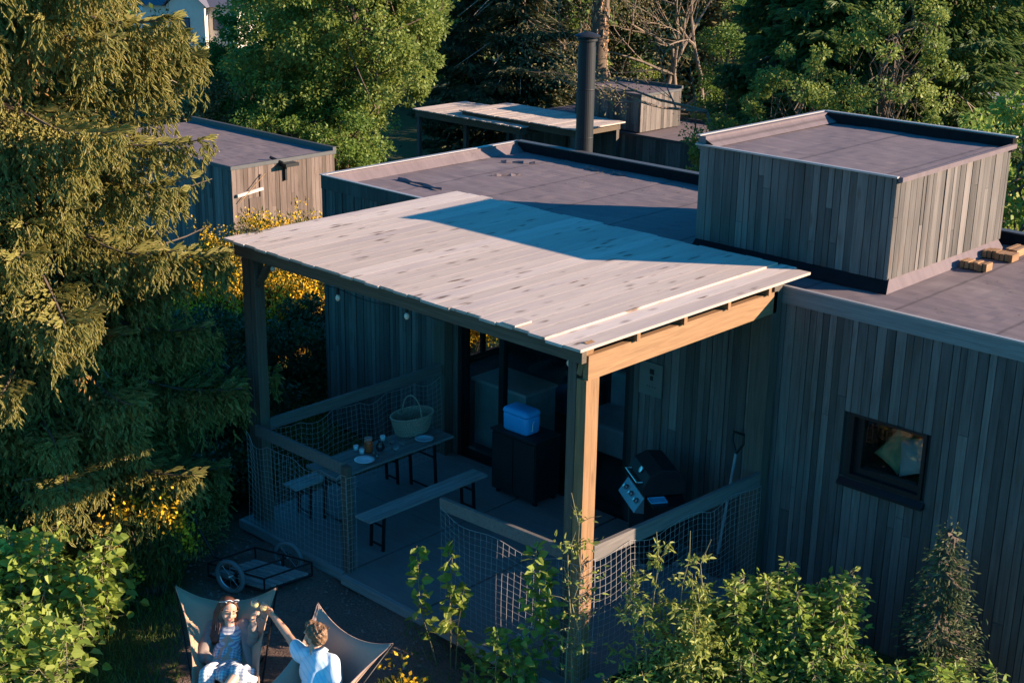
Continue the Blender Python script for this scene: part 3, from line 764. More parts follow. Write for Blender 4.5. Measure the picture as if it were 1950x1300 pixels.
m = MB(); m.lathe(p, [(.043, .15), (.047, .16), (.047, .175), (.04, .178), (0, .17)], 20); m.build('lid', plain('dusty_pink_lid', (.5, .25, .2), .5), T)
p = onz(724, 858, TZ); T = thing('jug', 'small dark round jug beside the orange jar', 'jug', (p[0], p[1], TZ))
m = MB(); m.lathe(p, [(.03, 0), (.05, .03), (.048, .07), (.03, .1), (.034, .115), (.026, .113), (0, .1)], 18); m.build('jug_body', plain('dark_glaze', (.03, .03, .035), .15), T, smooth=True)
m = MB(); m.tube([p+Vector((.04, 0, .09)), p+Vector((.075, 0, .08)), p+Vector((.075, 0, .05)), p+Vector((.045, 0, .03))], .006, 6); m.build('handle', MATS['dark_glaze'], T)
for i, (px, py) in enumerate(((752, 858), (766, 848), (745, 846))):
    p = onz(px, py, TZ); m = MB(); r = .05-.008*i
    m.lathe(p, [(r*.4, 0), (r, .045), (r*.95, .045), (r*.36, .005), (0, .005)], 18)
    o = m.build('glass_bowl', cup_m, smooth=True); tag(o, ['clear glass bowl nearest the table edge', 'clear glass bowl next to the wicker basket', 'small clear glass bowl beside the dark jug'][i], 'bowl', 'clear bowls on the deck table')
for i, (px, py) in enumerate(((712, 866), (718, 872))):
    p = onz(px, py, TZ); m = MB(); m.lathe(p, [(.022, 0), (.024, .05), (.022, .05), (.02, .004), (0, .004)], 14)
    o = m.build('tumbler', cup_m, smooth=True); tag(o, ['small clear tumbler right in front of the orange jar', 'small clear tumbler nearest the table edge by the short post'][i], 'glass', 'tumblers on the deck table')
# basket
p = Vector(onz(785, 822, TZ)); T = thing('wicker_basket', 'large oval wicker basket with hoop handle on the table', 'basket', p)
m = MB(); prof = []
for i in range(9):
    f = i/8; prof.append((.185+.065*f**.8, f*.22))
rows = MB()
n = 48
for k in range(26):      # woven rows as real cords
    f = k/25; r = .20+.065*f**.8; z = .01+f*.22
    pts = [p+Vector((0.72*(r+.005*(1 if (j+k) % 2 else -1))*math.cos(2*PI*j/n), 1.1*(r+.005*(1 if (j+k) % 2 else -1))*math.sin(2*PI*j/n), z)) for j in range(n)]
    rows.tube(pts, .0055, 4, closed=True)
rows.lathe(p, [(0, .008), (.18, .008), (.19, .012)], 40, sx=.72, sy=1.1)
rows.build('woven_body', wicker, T)
m = MB(); m.tube([p+Vector((.72*.268*math.cos(2*PI*j/n), 1.1*.268*math.sin(2*PI*j/n), .232)) for j in range(n)], .011, 6, closed=True); m.build('rim', wicker, T, smooth=True)
m = MB(); m.tube([p+Vector((-.16*math.cos(a)*1.05, 0, .21+.25*math.sin(a))) for a in np.linspace(0, PI, 18)], .009, 6); m.build('handle', wicker, T, smooth=True)

# cabinet and cooler
T = thing('low_cabinet', 'black low cabinet outside the glass door under the blue cooler', 'cabinet', (-10.45, 11.25, 0))
m = MB(); m.box((-10.72, 11.02, .06), (-10.02, 11.44, .80), .5); m.build('cabinet_body', plain('black_laminate', (.009, .009, .009), .6), T, bevel=.004)
m = MB(); m.box((-10.74, 11.0, .802), (-10.0, 11.45, .825), .5); m.build('top', MATS['black_laminate'], T)
for x in (-10.69, -10.09):
    for y in (11.06, 11.38): m = MB(); m.box((x, y, 0), (x+.04, y+.04, .06), .5); m.build('foot', metal_dark, T)
for x in (-10.71, -10.365):
    m = MB(); m.box((x, 11.005, .09), (x+.335, 11.019, .78), .5); d = m.build('door', MATS['black_laminate'], T)
T = thing('cooler_box', 'rounded bright blue cool box sitting on the black cabinet', 'cooler', (-10.42, 11.2, .826))
cm = MB(); c = Vector((-10.42, 11.2, .826))
def rbox(mb, c, sx, sy, z0, z1, rr, n=5):
    vs = []; lv = []
    for (z, s) in ((z0, -.015), (z0+.02, 0), (z1-.05, .004), (z1-.02, -.008), (z1, -.04)):
        ring = []
        for qx, qy, a0 in ((1, 1, 0), (-1, 1, 90), (-1, -1, 180), (1, -1, 270)):
            for i in range(n+1):
                a = rad(a0+90*i/n); ring.append(c+Vector((qx*(sx-rr)+(rr+s)*math.cos(a), qy*(sy-rr)+(rr+s)*math.sin(a), z)))
        lv.append(ring)
    k = len(lv[0]); vs = [p for ring in lv for p in ring]
    fs = [(i*k+j, i*k+(j+1)%k, (i+1)*k+(j+1)%k, (i+1)*k+j) for i in range(len(lv)-1) for j in range(k)] + [tuple(range(k))[::-1], tuple((len(lv)-1)*k+j for j in range(k))]
    mb.add(vs, fs, .5)
rbox(cm, c, .2, .13, 0, .24, .06); cm.build('cooler_body', cooler_m, T, smooth=True)
cm = MB(); rbox(cm, c, .206, .136, .205, .285, .06); cm.build('lid', cooler_m, T, smooth=True)
cm = MB(); cm.tube([c+Vector((.2, 0, .16)), c+Vector((.222, -.05, .14)), c+Vector((.222, -.05, .06)), c+Vector((.2, -.05, .05))], .008, 6); cm.build('handle', plain('pale_strap', (.5, .6, .65), .5), T)

# plaque on the wall
T = thing('wall_plaque', 'square weathered board sign with two small dark squares on the cladding', 'sign', (-8.8, YW-.05, 1.9))
m = MB(); m.box((-8.94, YW-.055, 1.62), (-8.63, YW-.036, 2.0), .9); m.build('board', plain('grey_board', (.13, .115, .10), .85), T)
m = MB(); m.box((-8.80, YW-.058, 1.87), (-8.74, YW-.0565, 1.93), .5); m.box((-8.79, YW-.058, 1.80), (-8.75, YW-.0565, 1.85), .5)
for x in (-8.83, -8.80, -8.76, -8.72): m.box((x, YW-.058, 1.72), (x+.008, YW-.0565, 1.735), .5)
m.build('printed_mark', metal_dark, T)

# gas grill
def grill():
    a = Vector((.826, -.564, 0)); f = Vector((-.564, -.826, 0)); c = Vector((-8.27, 11.02, 0))
    Mx = Matrix((( a.x, f.x, 0, c.x), (a.y, f.y, 0, c.y), (0, 0, 1, 0), (0, 0, 0, 1)))
    T = thing('gas_grill', 'black gas grill with hood and steel knobs on the deck', 'grill', c)
    m = MB(); m.box((-.28, -.22, .62), (.28, .22, .86), .5, Mx); m.build('firebox', metal_dark, T)
    m = MB(); m.box((-.27, -.2, .08), (.27, .2, .6), .5, Mx); m.build('cabinet', metal_dark, T)
    # hood
    prof = [(-.23, .87), (.23, .87), (.24, .97), (.17, 1.10), (.03, 1.16), (-.14, 1.14), (-.23, 1.02)]
    m = MB(); vs = [Mx @ Vector((s, y, z)) for s in (-.29, .29) for y, z in prof]; k = len(prof)
    m.add(vs, [(i, (i+1) % k, k+(i+1) % k, k+i) for i in range(k)] + [tuple(range(k))[::-1], tuple(range(k, 2*k))], .5)
    h = m.build('hood', flue, T, bevel=.01)
    m = MB(); m.tube([Mx @ Vector((-.2, .22, 1.0)), Mx @ Vector((-.2, .28, 1.0)), Mx @ Vector((.2, .28, 1.0)), Mx @ Vector((.2, .22, 1.0))], .011, 8); m.build('handle', steel, h)
    m = MB(); m.lathe(Mx @ Vector((.05, .19, 1.08)), [(0, 0), (.035, 0), (.035, .012), (0, .014)], 16, ax=(Mx.to_3x3() @ Matrix.Rotation(rad(-60), 3, 'X'))); m.build('thermometer', steel, h)
    # sloping control panel
    m = MB(); vs = [Mx @ Vector(p) for p in ((-.29, .22, .86), (.29, .22, .86), (.29, .33, .70), (-.29, .33, .70), (-.29, .22, .68), (.29, .22, .68))]
    m.add(vs, [(0,3,2,1),(3,4,5,2),(0,4,3),(1,2,5)], .5); m.build('control_panel', panelsteel, T)
    m = MB(); m.beam(Mx @ Vector((-.29, .222, .866)), Mx @ Vector((.29, .222, .866)), .014, .01, r=.5); m.build('edge_strip', steel, T)
    R = Mx.to_3x3() @ Matrix.Rotation(rad(-55), 3, 'X')
    for s in (-.18, 0, .18):
        m = MB(); m.lathe(Mx @ Vector((s, .275, .79)), [(.03, 0), (.03, .008), (.022, .012), (.02, .04), (0, .042)], 16, ax=R); m.build('knob', steel, T, smooth=False)
    for s in (-1, 1):
        m = MB(); x0, x1 = sorted((s*.30, s*.55)); m.box((x0, -.18, .84), (x1, .2, .865), .5, Mx); m.build('side_shelf', metal_dark, T)
    for x in (-.25, .25):
        for y in (-.18, .18): m = MB(); q = Mx @ Vector((x, y, .04)); m.ball(q, (.04, .04, .04), 10, 8); m.build('wheel', rubber, T)
    t = thing('blue_tray', 'small bright blue flat tray on the grill side shelf', 'tray', Mx @ Vector((.42, .08, .867)))
    m = MB(); m.box((.33, .02, .868), (.46, .20, .876), .5, Mx); m.build('base', plain('blue_plastic', (.10, .40, .58), .4), t)
    m = MB()
    for q in ((.33, .02, .335, .20), (.455, .02, .46, .20), (.335, .02, .455, .025), (.335, .195, .455, .20)): m.box((q[0], q[1], .8762), (q[2], q[3], .884), .5, Mx)
    m.build('tray_rim', MATS['blue_plastic'], t)
grill()
# spade leaning on the wall
T = thing('spade', 'D-handled spade leaning upside against the wall by the corner post', 'spade', (-7.55, 11.2, 0))
m = MB(); m.tube([(-7.55, 11.2, .25), (-7.53, 11.38, 1.35)], .016, 8); m.build('shaft', plain('pale_shaft', (.20, .21, .21), .7), T)
m = MB(); m.tube([(-7.53, 11.38, 1.35), (-7.60, 11.40, 1.47), (-7.60, 11.42, 1.56), (-7.46, 11.42, 1.56), (-7.46, 11.40, 1.47), (-7.53, 11.38, 1.35)], .016, 8); m.build('grip', metal_dark, T)
m = MB(); m.add([(-7.64, 11.19, .25), (-7.46, 11.19, .25), (-7.46, 11.14, .02), (-7.55, 11.13, 0), (-7.64, 11.14, .02), (-7.64, 11.2, .25), (-7.46, 11.2, .25), (-7.46, 11.15, .02), (-7.55, 11.14, 0), (-7.64, 11.15, .02)],
    [(0,1,2,3,4),(9,8,7,6,5),(0,5,6,1),(1,6,7,2),(2,7,8,3),(3,8,9,4),(4,9,5,0)], .5); m.build('blade', metal_dark, T)

# garden cart
def cart():
    z = .0; T = thing('garden_cart', 'two-wheeled slatted garden cart parked beside the deck', 'cart', (-11.0, 7.95, -.12))
    # bed corners on the ground frame
    L = Vector((-11.33, 7.42, z)); F_ = Vector((-11.27, 7.95, z)); R_ = Vector((-10.62, 8.16, z)); N = Vector((-10.68, 7.62, z))
    u = (N-L); v = (F_-L)
    for i in range(7):
        f0 = i/7+.01; f1 = (i+1)/7-.02
        m = MB(); a = L+v*f0; b = L+v*f1; c = R_*f1+N*(1-f1); d = R_*f0+N*(1-f0)
        m.add([a, d, c, b] + [q-Vector((0,0,.02)) for q in (a, d, c, b)], [(0,1,2,3),(7,6,5,4),(0,4,5,1),(1,5,6,2),(2,6,7,3),(3,7,4,0)], rng.random()); m.build('slat', cartwood, T)
    up = Vector((0, 0, .12))
    o = [L, N, R_, F_]; o = [p + (p-(L+R_)/2).normalized()*.03 for p in o]
    m = MB(); m.tube([p-Vector((0,0,.03)) for p in o], .014, 6, closed=True); m.tube([p+up for p in o], .011, 6, closed=True)
    for p in o: m.tube([p-Vector((0,0,.03)), p+up], .01, 6)
    for p, q in ((o[0], o[1]), (o[2], o[3])): m.tube([(p+q)/2-Vector((0,0,.03)), (p+q)/2+up], .01, 6)
    m.build('frame', metal_dark, T)
    m = MB(); h = (L+F_)/2; m.tube([h, h-u.normalized()*.25+Vector((0,0,.05)), h-u.normalized()*.45+Vector((0,0,.35)), h-u.normalized()*.5+Vector((0,0,.5))], .014, 6); m.build('pull_bar', metal_dark, T)
    ax = v.normalized()
    for c in ((L+N)/2 - ax*.08, (F_+R_)/2 + ax*.08):
        c = Vector((c.x, c.y, .075)); d = u.normalized()
        W = thing_part('wheel', T, c)
        m = MB(); m.tube([c+(d*math.cos(t)+Vector((0,0,1))*math.sin(t))*.165 for t in np.linspace(0, 2*PI, 29)[:-1]], .026, 8, closed=True); m.build('tyre', rubber, W, smooth=True)
        m = MB(); m.tube([c+(d*math.cos(t)+Vector((0,0,1))*math.sin(t))*.14 for t in np.linspace(0, 2*PI, 29)[:-1]], .008, 5, closed=True)
        for k in range(8):
            t = k*PI/4; m.tube([c, c+(d*math.cos(t)+Vector((0,0,1))*math.sin(t))*.14], .004, 4)
        m.tube([c-ax*.03, c+ax*.03], .02, 8); m.build('rim', steel, W)
    m = MB(); m.tube([Vector(((L+N)/2-ax*.06)[:2]+(.075,)), Vector(((F_+R_)/2+ax*.06)[:2]+(.075,))], .01, 6)
    for p in ((L+N)/2, (F_+R_)/2): m.tube([Vector((p.x, p.y, .075)), Vector((p.x, p.y, -.02))], .01, 6)
    m.build('axle', metal_dark, T)
cart()

# ================================================================== other cabins
def shed():
    x0, x1, y0, y1, z0, z1 = -33.6, -27.4, 19.15, 22.3, -3.1, .38
    T = thing('timber_cabin', 'brown boarded cabin with flat felt roof behind the big spruce', 'cabin', ((x0+x1)/2, (y0+y1)/2, z0))
    m = MB(); m.box((x0+.02, y0+.02, z0), (x1-.02, y1-.02, z1-.06), .1); m.build('wall', darkwood, T)
    m = MB(); boards(m, 'x', y0+.018, -1, x0, x1, z0, z1-.08, wmin=.09, wmax=.15); m.build('side_cladding', clad, T)
    m = MB(); boards(m, 'y', x1-.018, 1, y0, y1, z0, z1-.08, wmin=.09, wmax=.15); m.build('front_cladding', clad_shed, T)
    m = MB(); n1 = 30; V = []
    for j in range(n1):
        for i in range(n1):
            x = x0+(x1-x0)*i/(n1-1); y = y0+(y1-y0)*j/(n1-1); V.append((x, y, z1-.03+.008*math.sin(x*3)*math.sin(y*2)+.004*rng.normal()))
    m.add(V, [(j*n1+i, j*n1+i+1, (j+1)*n1+i+1, (j+1)*n1+i) for j in range(n1-1) for i in range(n1-1)], .5); m.build('roof', felt, T)
    m = MB(); m.box((x0-.03, y1-.06, z1-.08), (x1+.03, y1+.04, z1+.1), .5); m.box((x0-.03, y0-.03, z1-.08), (x1+.03, y0+.02, z1+.01), .5); m.box((x1-.03, y0+.02, z1-.08), (x1+.03, y1-.06, z1+.01), .5); m.build('roof_trim', trim_dark, T)
    # hatch door
    D = thing_part('door', T, (x1+.03, 19.7, -.9))
    m = MB(); m.box((x1+.016, 19.95, -2.4), (x1+.03, 20.02, .1), .2); m.box((x1+.016, 19.62, -1.35), (x1+.034, 19.95, -.45), .2); m.build('hatch', clad_shed, D)
    m = MB(); m.beam((x1+.06, 19.25, -.33), (x1+.06, 20.0, -.25), .06, .07, r=.9); m.build('crossbar', roofwood, D)
    m = MB(); m.tube([(x1+.08, 19.3, -.5), (x1+.12, 20.05, .12)], .012, 5); m.build('prop_stick', orange, D)
    S = thing_part('floodlight', T, (x1+.1, 20.7, .25))
    m = MB(); m.box((x1+.04, 20.55, .22), (x1+.3, 20.95, .30), .5); m.build('lamp_head', metal_dark, S)
    m = MB(); m.box((x1+.02, 20.68, -.15), (x1+.08, 20.74, .22), .5); m.tube([(x1+.1, 20.6, .3), (x1-.2, 20.45, .42)], .04, 6); m.build('bracket', metal_dark, S)
shed()

def far_cabin():
    T = thing('timber_cabin', 'distant cabin with box room on its roof beyond the chimney', 'cabin', (-33, 43, -4.9))
    def vol(x0, x1, y0, y1, z0, z1, par, rn='roof'):
        m = MB(); m.box((x0+.03, y0+.03, z0), (x1-.03, y1-.03, z1-.05), .1); m.build('wall', darkwood, par)
        m = MB(); boards(m, 'x', y0+.028, -1, x0, x1, z0, z1-.05, wmin=.12, wmax=.2); m.build('front_cladding', clad, par)
        m = MB(); boards(m, 'y', x1-.028, 1, y0, y1, z0, z1-.05, wmin=.12, wmax=.2); m.build('side_cladding', clad, par)
        m = MB(); m.box((x0, y0, z1-.05), (x1, y1, z1), .5); m.build(rn, felt, par)
        m = MB(); m.box((x0-.04, y1-.05, z1), (x1+.04, y1+.05, z1+.12), .5); m.box((x0-.04, y0-.04, z1-.07), (x1+.04, y0-.0, z1+.02), .5); m.box((x1, y0, z1-.07), (x1+.04, y1-.05, z1+.02), .5); m.build('roof_trim', trim_dark, par)
    vol(-39.5, -29.5, 41.6, 45.6, -5.2, -2.2, T)
    B = thing_part('rooftop_room', T, (-34.9, 43.4, -2.2))
    vol(-36.3, -33.0, 41.8, 44.3, -2.15, -.72, B)
    # two canopies in front
    for k, (x0, x1, y0, y1, z, lab) in enumerate(((-39.5, -33.4, 38.5, 41.3, -1.72, 'distant plank canopy half in shade in front of the chimney'), (-46.6, -41.0, 38.6, 42.0, -2.15, 'farther plank canopy fully sunlit beside the green trees'))):
        if k == 1:
            a = onz(785, 207, -1.9); x0, x1, y0, y1, z = a[0], a[0]+6.0, a[1], a[1]+3.0, -1.9
        P = thing('plank_canopy', lab, 'canopy', ((x0+x1)/2, (y0+y1)/2, -4.9), 'canopies by the distant cabin')
        m = MB(); x = x0
        while x < x1: m.box((x, y0+rng.uniform(-.04, .04), z-.04), (x+.19, y1+rng.uniform(-.04, .04), z+rng.uniform(0, .01)), rng.random()); x += .2
        m.build('roof_boards', roofwood, P)
        m = MB(); m.box((x0+.1, y0+.08, z-.3), (x1-.1, y0+.16, z-.045), .3); m.box((x0+.1, y1-.16, z-.3), (x1-.1, y1-.08, z-.045), .3); m.box((x1-.2, y0+.17, z-.3), (x1-.1, y1-.17, z-.045), .3); m.box((x0+.1, y0+.17, z-.3), (x0+.2, y1-.17, z-.045), .3); m.build('beam', beamx, P)
        for x in (x0+.15, x1-.3):
            for y in (y0+.1, y1-.25): m = MB(); m.box((x, y, -5), (x+.16, y+.16, z-.31), .4); m.build('post', clad, P)
far_cabin()

def house():
    # cream house far away at the upper left
    o = at(385, 30, 104); c = Vector((o[0], o[1], -4.9)); 
    ax = Vector((.82, .57, 0)); ay = Vector((-.57, .82, 0))
    Mx = Matrix(((ax.x, ay.x, 0, c.x), (ax.y, ay.y, 0, c.y), (0, 0, 1, c.z), (0, 0, 0, 1)))
    T = thing('house', 'cream rendered house with dark roof far off at upper left', 'house', c)
    zt0 = 3.0
    m = MB(); m.box((-3.5, -2.5, 0), (3.5, 4, zt0), .5, Mx); m.box((-1.4, -3.2, 0), (1.4, -2.5, zt0), .5, Mx)
    m.add([Mx @ Vector(p) for p in ((-1.4, -3.2, zt0), (1.4, -3.2, zt0), (0, -3.2, zt0+1.3))], [(0,1,2)], .5); m.build('wall', plaster, T)
    m = MB()
    def pr(p): return [Mx @ Vector(q) for q in p]
    m.add(pr(((-3.9, -2.9, zt0-.1), (3.9, -2.9, zt0-.1), (3.9, .8, zt0+2.2), (-3.9, .8, zt0+2.2), (-3.9, 4.4, zt0-.1), (3.9, 4.4, zt0-.1))), [(0,1,2,3),(3,2,5,4)], .5)
    m.add(pr(((-1.7, -3.5, zt0-.1), (0, -3.5, zt0+1.45), (0, 0, zt0+1.45), (-1.7, 0, zt0-.1), (1.7, -3.5, zt0-.1), (1.7, 0, zt0-.1))), [(0,1,2,3),(1,4,5,2)], .5); m.build('roof', slate, T)
    for x, z in ((-.15, 1.7), (2.2, 1.7), (-2.4, 1.7)):
        y = -3.22 if abs(x) < 1 else -2.52
        f = MB(); f.box((x-.45, y-.02, z-.45), (x+.45, y, z+.45), .5, Mx); fo = f.build('window', metal_dark, T)
        f = MB(); f.box((x-.38, y-.03, z-.38), (x-.02, y-.021, z+.38), .5, Mx); f.box((x+.02, y-.03, z-.38), (x+.38, y-.021, z+.38), .5, Mx); f.build('pane', slate, fo)
    # second pale building, mostly hidden
    o = at(270, 12, 112); c = Vector((o[0], o[1], -4.9)); T = thing('house', 'small white outbuilding glimpsed over the big spruce', 'house', c)
    Mx2 = Matrix(((ax.x, ay.x, 0, c.x), (ax.y, ay.y, 0, c.y), (0, 0, 1, c.z), (0, 0, 0, 1)))
    m = MB(); m.box((-1.5, -1.5, 0), (1.5, 1.5, 3.2), .5, Mx2); m.build('wall', whitepot, T)
    m = MB(); m.add([Mx2 @ Vector(p) for p in ((-1.8, -1.8, 3.1), (1.8, -1.8, 3.1), (1.8, 0, 4.2), (-1.8, 0, 4.2), (-1.8, 1.8, 3.1), (1.8, 1.8, 3.1))], [(0,1,2,3),(3,2,5,4)], .5); m.build('roof', slate, T)
    # pale roof glimpsed through the trees at the right
    o = at(1860, 172, 62); c = Vector((o[0], o[1], -4.9)); T = thing('house', 'pale-roofed building glimpsed through trees at upper right', 'house', c)
    z = zt(172, 62)+4.9
    m = MB(); m.box((-3, -2, 0), (3, 2, z-.3), .5, Matrix.Translation(c)); m.build('wall', darkwood, T)
    m = MB(); m.box((-3.3, -2.3, z-.29), (3.3, 2.3, z), .5, Matrix.Translation(c)); m.build('roof', trim_metal, T)
house()
# ================================================================== people and canvas chairs
canvas = plain('brown_canvas', (.42, .26, .165), .9, 0, .08, 5, .004)
canvas_shade = plain('shade_tinted_canvas', (.38, .25, .19), .9, 0, .08, 5, .004)  # same canvas, cooler and darker, with the chair's shade in its colour
skin = plain('skin', (.58, .33, .22), .5, 0, .08, 4)
skin2 = plain('tanned_skin', (.50, .27, .17), .5, 0, .08, 4)
hair_red = plain('auburn_hair', (.10, .035, .018), .5, 0, .5, 20)
hair_br = plain('brown_hair', (.17, .09, .045), .55, 0, .6, 26)
knit = plain('taupe_knit', (.27, .20, .165), .95, 0, .2, 30, .006)
lipm = plain('lips', (.5, .13, .11), .5); lash = plain('lashes', (.05, .025, .02), .6)
jeans = plain('dark_trousers', (.05, .05, .06), .8)
def cloth_pattern(name, kind, ca, cb, sc):
    m, nt, n, b = newmat(name); tc = n.new('ShaderNodeTexCoord'); fs = []
    dirs = {'stripe': [(0, 0, 1)], 'check': [(.7265, .687, 0), (-.5, .53, .7)], 'vstripe': [(.3, .9, .2)]}[kind]
    for d in dirs:
        dt = n.new('ShaderNodeVectorMath'); dt.operation = 'DOT_PRODUCT'; dt.inputs[1].default_value = d; link(nt, tc.outputs['Object'], dt.inputs[0])
        mu = n.new('ShaderNodeMath'); mu.operation = 'MULTIPLY'; mu.inputs[1].default_value = sc; link(nt, dt.outputs['Value'], mu.inputs[0])
        fr = n.new('ShaderNodeMath'); fr.operation = 'FRACT'; link(nt, mu.outputs[0], fr.inputs[0])
        g = n.new('ShaderNodeMath'); g.operation = 'GREATER_THAN'; g.inputs[1].default_value = .5 if kind != 'vstripe' else .75; link(nt, fr.outputs[0], g.inputs[0]); fs.append(g.outputs[0])
    if len(fs) == 2:
        a = n.new('ShaderNodeMath'); a.operation = 'ADD'; link(nt, fs[0], a.inputs[0]); link(nt, fs[1], a.inputs[1])
        h = n.new('ShaderNodeMath'); h.operation = 'MULTIPLY'; h.inputs[1].default_value = .5; link(nt, a.outputs[0], h.inputs[0]); f = h.outputs[0]
    else: f = fs[0]
    link(nt, mixc(nt, f, ca, cb), b.inputs['Base Color']); b.inputs['Roughness'].default_value = .9; return m
dress_top = cloth_pattern('striped_bodice', 'stripe', (.60, .56, .54), (.26, .27, .34), 46)
dress_sk = cloth_pattern('gingham_skirt', 'check', (.62, .60, .57), (.22, .26, .34), 36)
shirt_m = cloth_pattern('pale_blue_shirt', 'vstripe', (.62, .72, .76), (.50, .62, .68), 30)

def remeshed(mb, name, mat, parent, vox=.007, sm=4, disp=None):
    o = mb.build('tmp', mat, None)
    r = o.modifiers.new('r', 'REMESH'); r.mode = 'VOXEL'; r.voxel_size = vox
    s = o.modifiers.new('s', 'SMOOTH'); s.iterations = sm; s.factor = .5
    dg = bpy.context.evaluated_depsgraph_get(); dg.update()
    me = bpy.data.meshes.new_from_object(o.evaluated_get(dg)); me.name = name
    bpy.data.objects.remove(o)
    off = world_loc(parent)
    for v in me.vertices: v.co -= off
    if disp:
        for v in me.vertices: v.co += Vector(disp(v.co+off, v.normal))
    me.polygons.foreach_set('use_smooth', [True]*len(me.polygons)); me.materials.clear(); me.materials.append(mat)
    q = bpy.data.objects.new(name, me); col.objects.link(q); q.parent = parent; return q
def cap(mb, a, b, ra, rb, n=12):
    a = Vector(a); b = Vector(b); k = 5
    mb.tube([a.lerp(b, i/k) for i in range(k+1)], [ra+(rb-ra)*i/k for i in range(k+1)], n, .5); mb.ball(a, ra*1.0, 12, 8, r=.5); mb.ball(b, rb*1.0, 12, 8, r=.5)
def frame(f, u=(0, 0, 1)):
    f = Vector(f).normalized(); s = f.cross(Vector(u)).normalized(); u = s.cross(f).normalized()
    return Matrix((( s.x, f.x, u.x), (s.y, f.y, u.y), (s.z, f.z, u.z)))     # local x=right side, y=forward, z=up
def head(mb, c, F, sc=1.0):
    def P(x, y, z): return c + F @ Vector((x*sc, y*sc, z*sc))
    def B(p, r): mb.ball(P(*p), tuple(q*sc for q in r), 16, 10, R=F, r=.5)
    B((0, -.012, .025), (.074, .092, .085)); B((0, .018, -.03), (.060, .068, .075)); B((0, .045, -.082), (.030, .028, .024))
    for s in (-1, 1):
        B((s*.036, .050, -.035), (.028, .026, .030)); B((s*.036, .062, .022), (.026, .020, .010)); B((s*.076, -.008, -.015), (.009, .020, .030))
    B((0, .078, .004), (.009, .014, .026)); B((0, .093, -.022), (.013, .014, .011)); B((0, .078, -.052), (.022, .012, .006)); B((0, .075, -.063), (.018, .012, .007))
    return P
def hand(mb, wrist, dirv, palmn, grip, side=1, sc=1.0):
    """palm, four fingers and a thumb closing round the point grip"""
    w = Vector(wrist); d = Vector(dirv).normalized(); n = Vector(palmn); n = (n-d*n.dot(d)).normalized(); s = d.cross(n)*side
    F = Matrix(((s.x, d.x, n.x), (s.y, d.y, n.y), (s.z, d.z, n.z)))
    mb.ball(w+d*.045, (.040*sc, .05*sc, .016*sc), 14, 8, R=F, r=.5); cap(mb, w-d*.01, w+d*.03, .024, .026)
    ln = [.062, .072, .068, .054]
    for i in range(4):
        b = w+d*.082+s*(-.03+.02*i); l = ln[i]
        p1 = b+d*l*.42+n*l*.22; p2 = p1+d*l*.10+n*l*.42; p3 = p2-d*l*.22+n*l*.16
        for a, c_, r1, r2 in ((b-d*.012, p1, .0098, .009), (p1, p2, .009, .0082), (p2, p3, .0082, .0072)): cap(mb, a, c_, r1, r2, 8)
    t0 = w+d*.03-s*.03; t1 = t0-s*.022+d*.022+n*.018; t2 = t1+d*.02+n*.028+s*.01
    cap(mb, t0, t1, .0125, .011, 8); cap(mb, t1, t2, .011, .009, 8)
    return w+d*.085+n*.035
def wineglass(c, tilt, lab):
    T = thing('wine_glass', lab, 'glass', c, 'raised wine glasses')
    R = Matrix.Rotation(rad(tilt[0]), 3, Vector(fh)) @ Matrix.Rotation(rad(tilt[1]), 3, Vector(r0))
    m = MB(); m.lathe(c, [(.0, -.075), (.034, -.074), (.034, -.072), (.006, -.066), (.0045, -.02), (.008, -.005), (.03, .02), (.038, .05), (.034, .09), (.032, .09), (.036, .05), (.028, .022), (0, .004)], 20, ax=R); m.build('glass_body', cup_m, T, smooth=True)
    m = MB(); m.lathe(c, [(0, .006), (.027, .023), (.034, .045), (0, .046)], 20, ax=R); m.build('wine', wine_m, T, smooth=True); return T

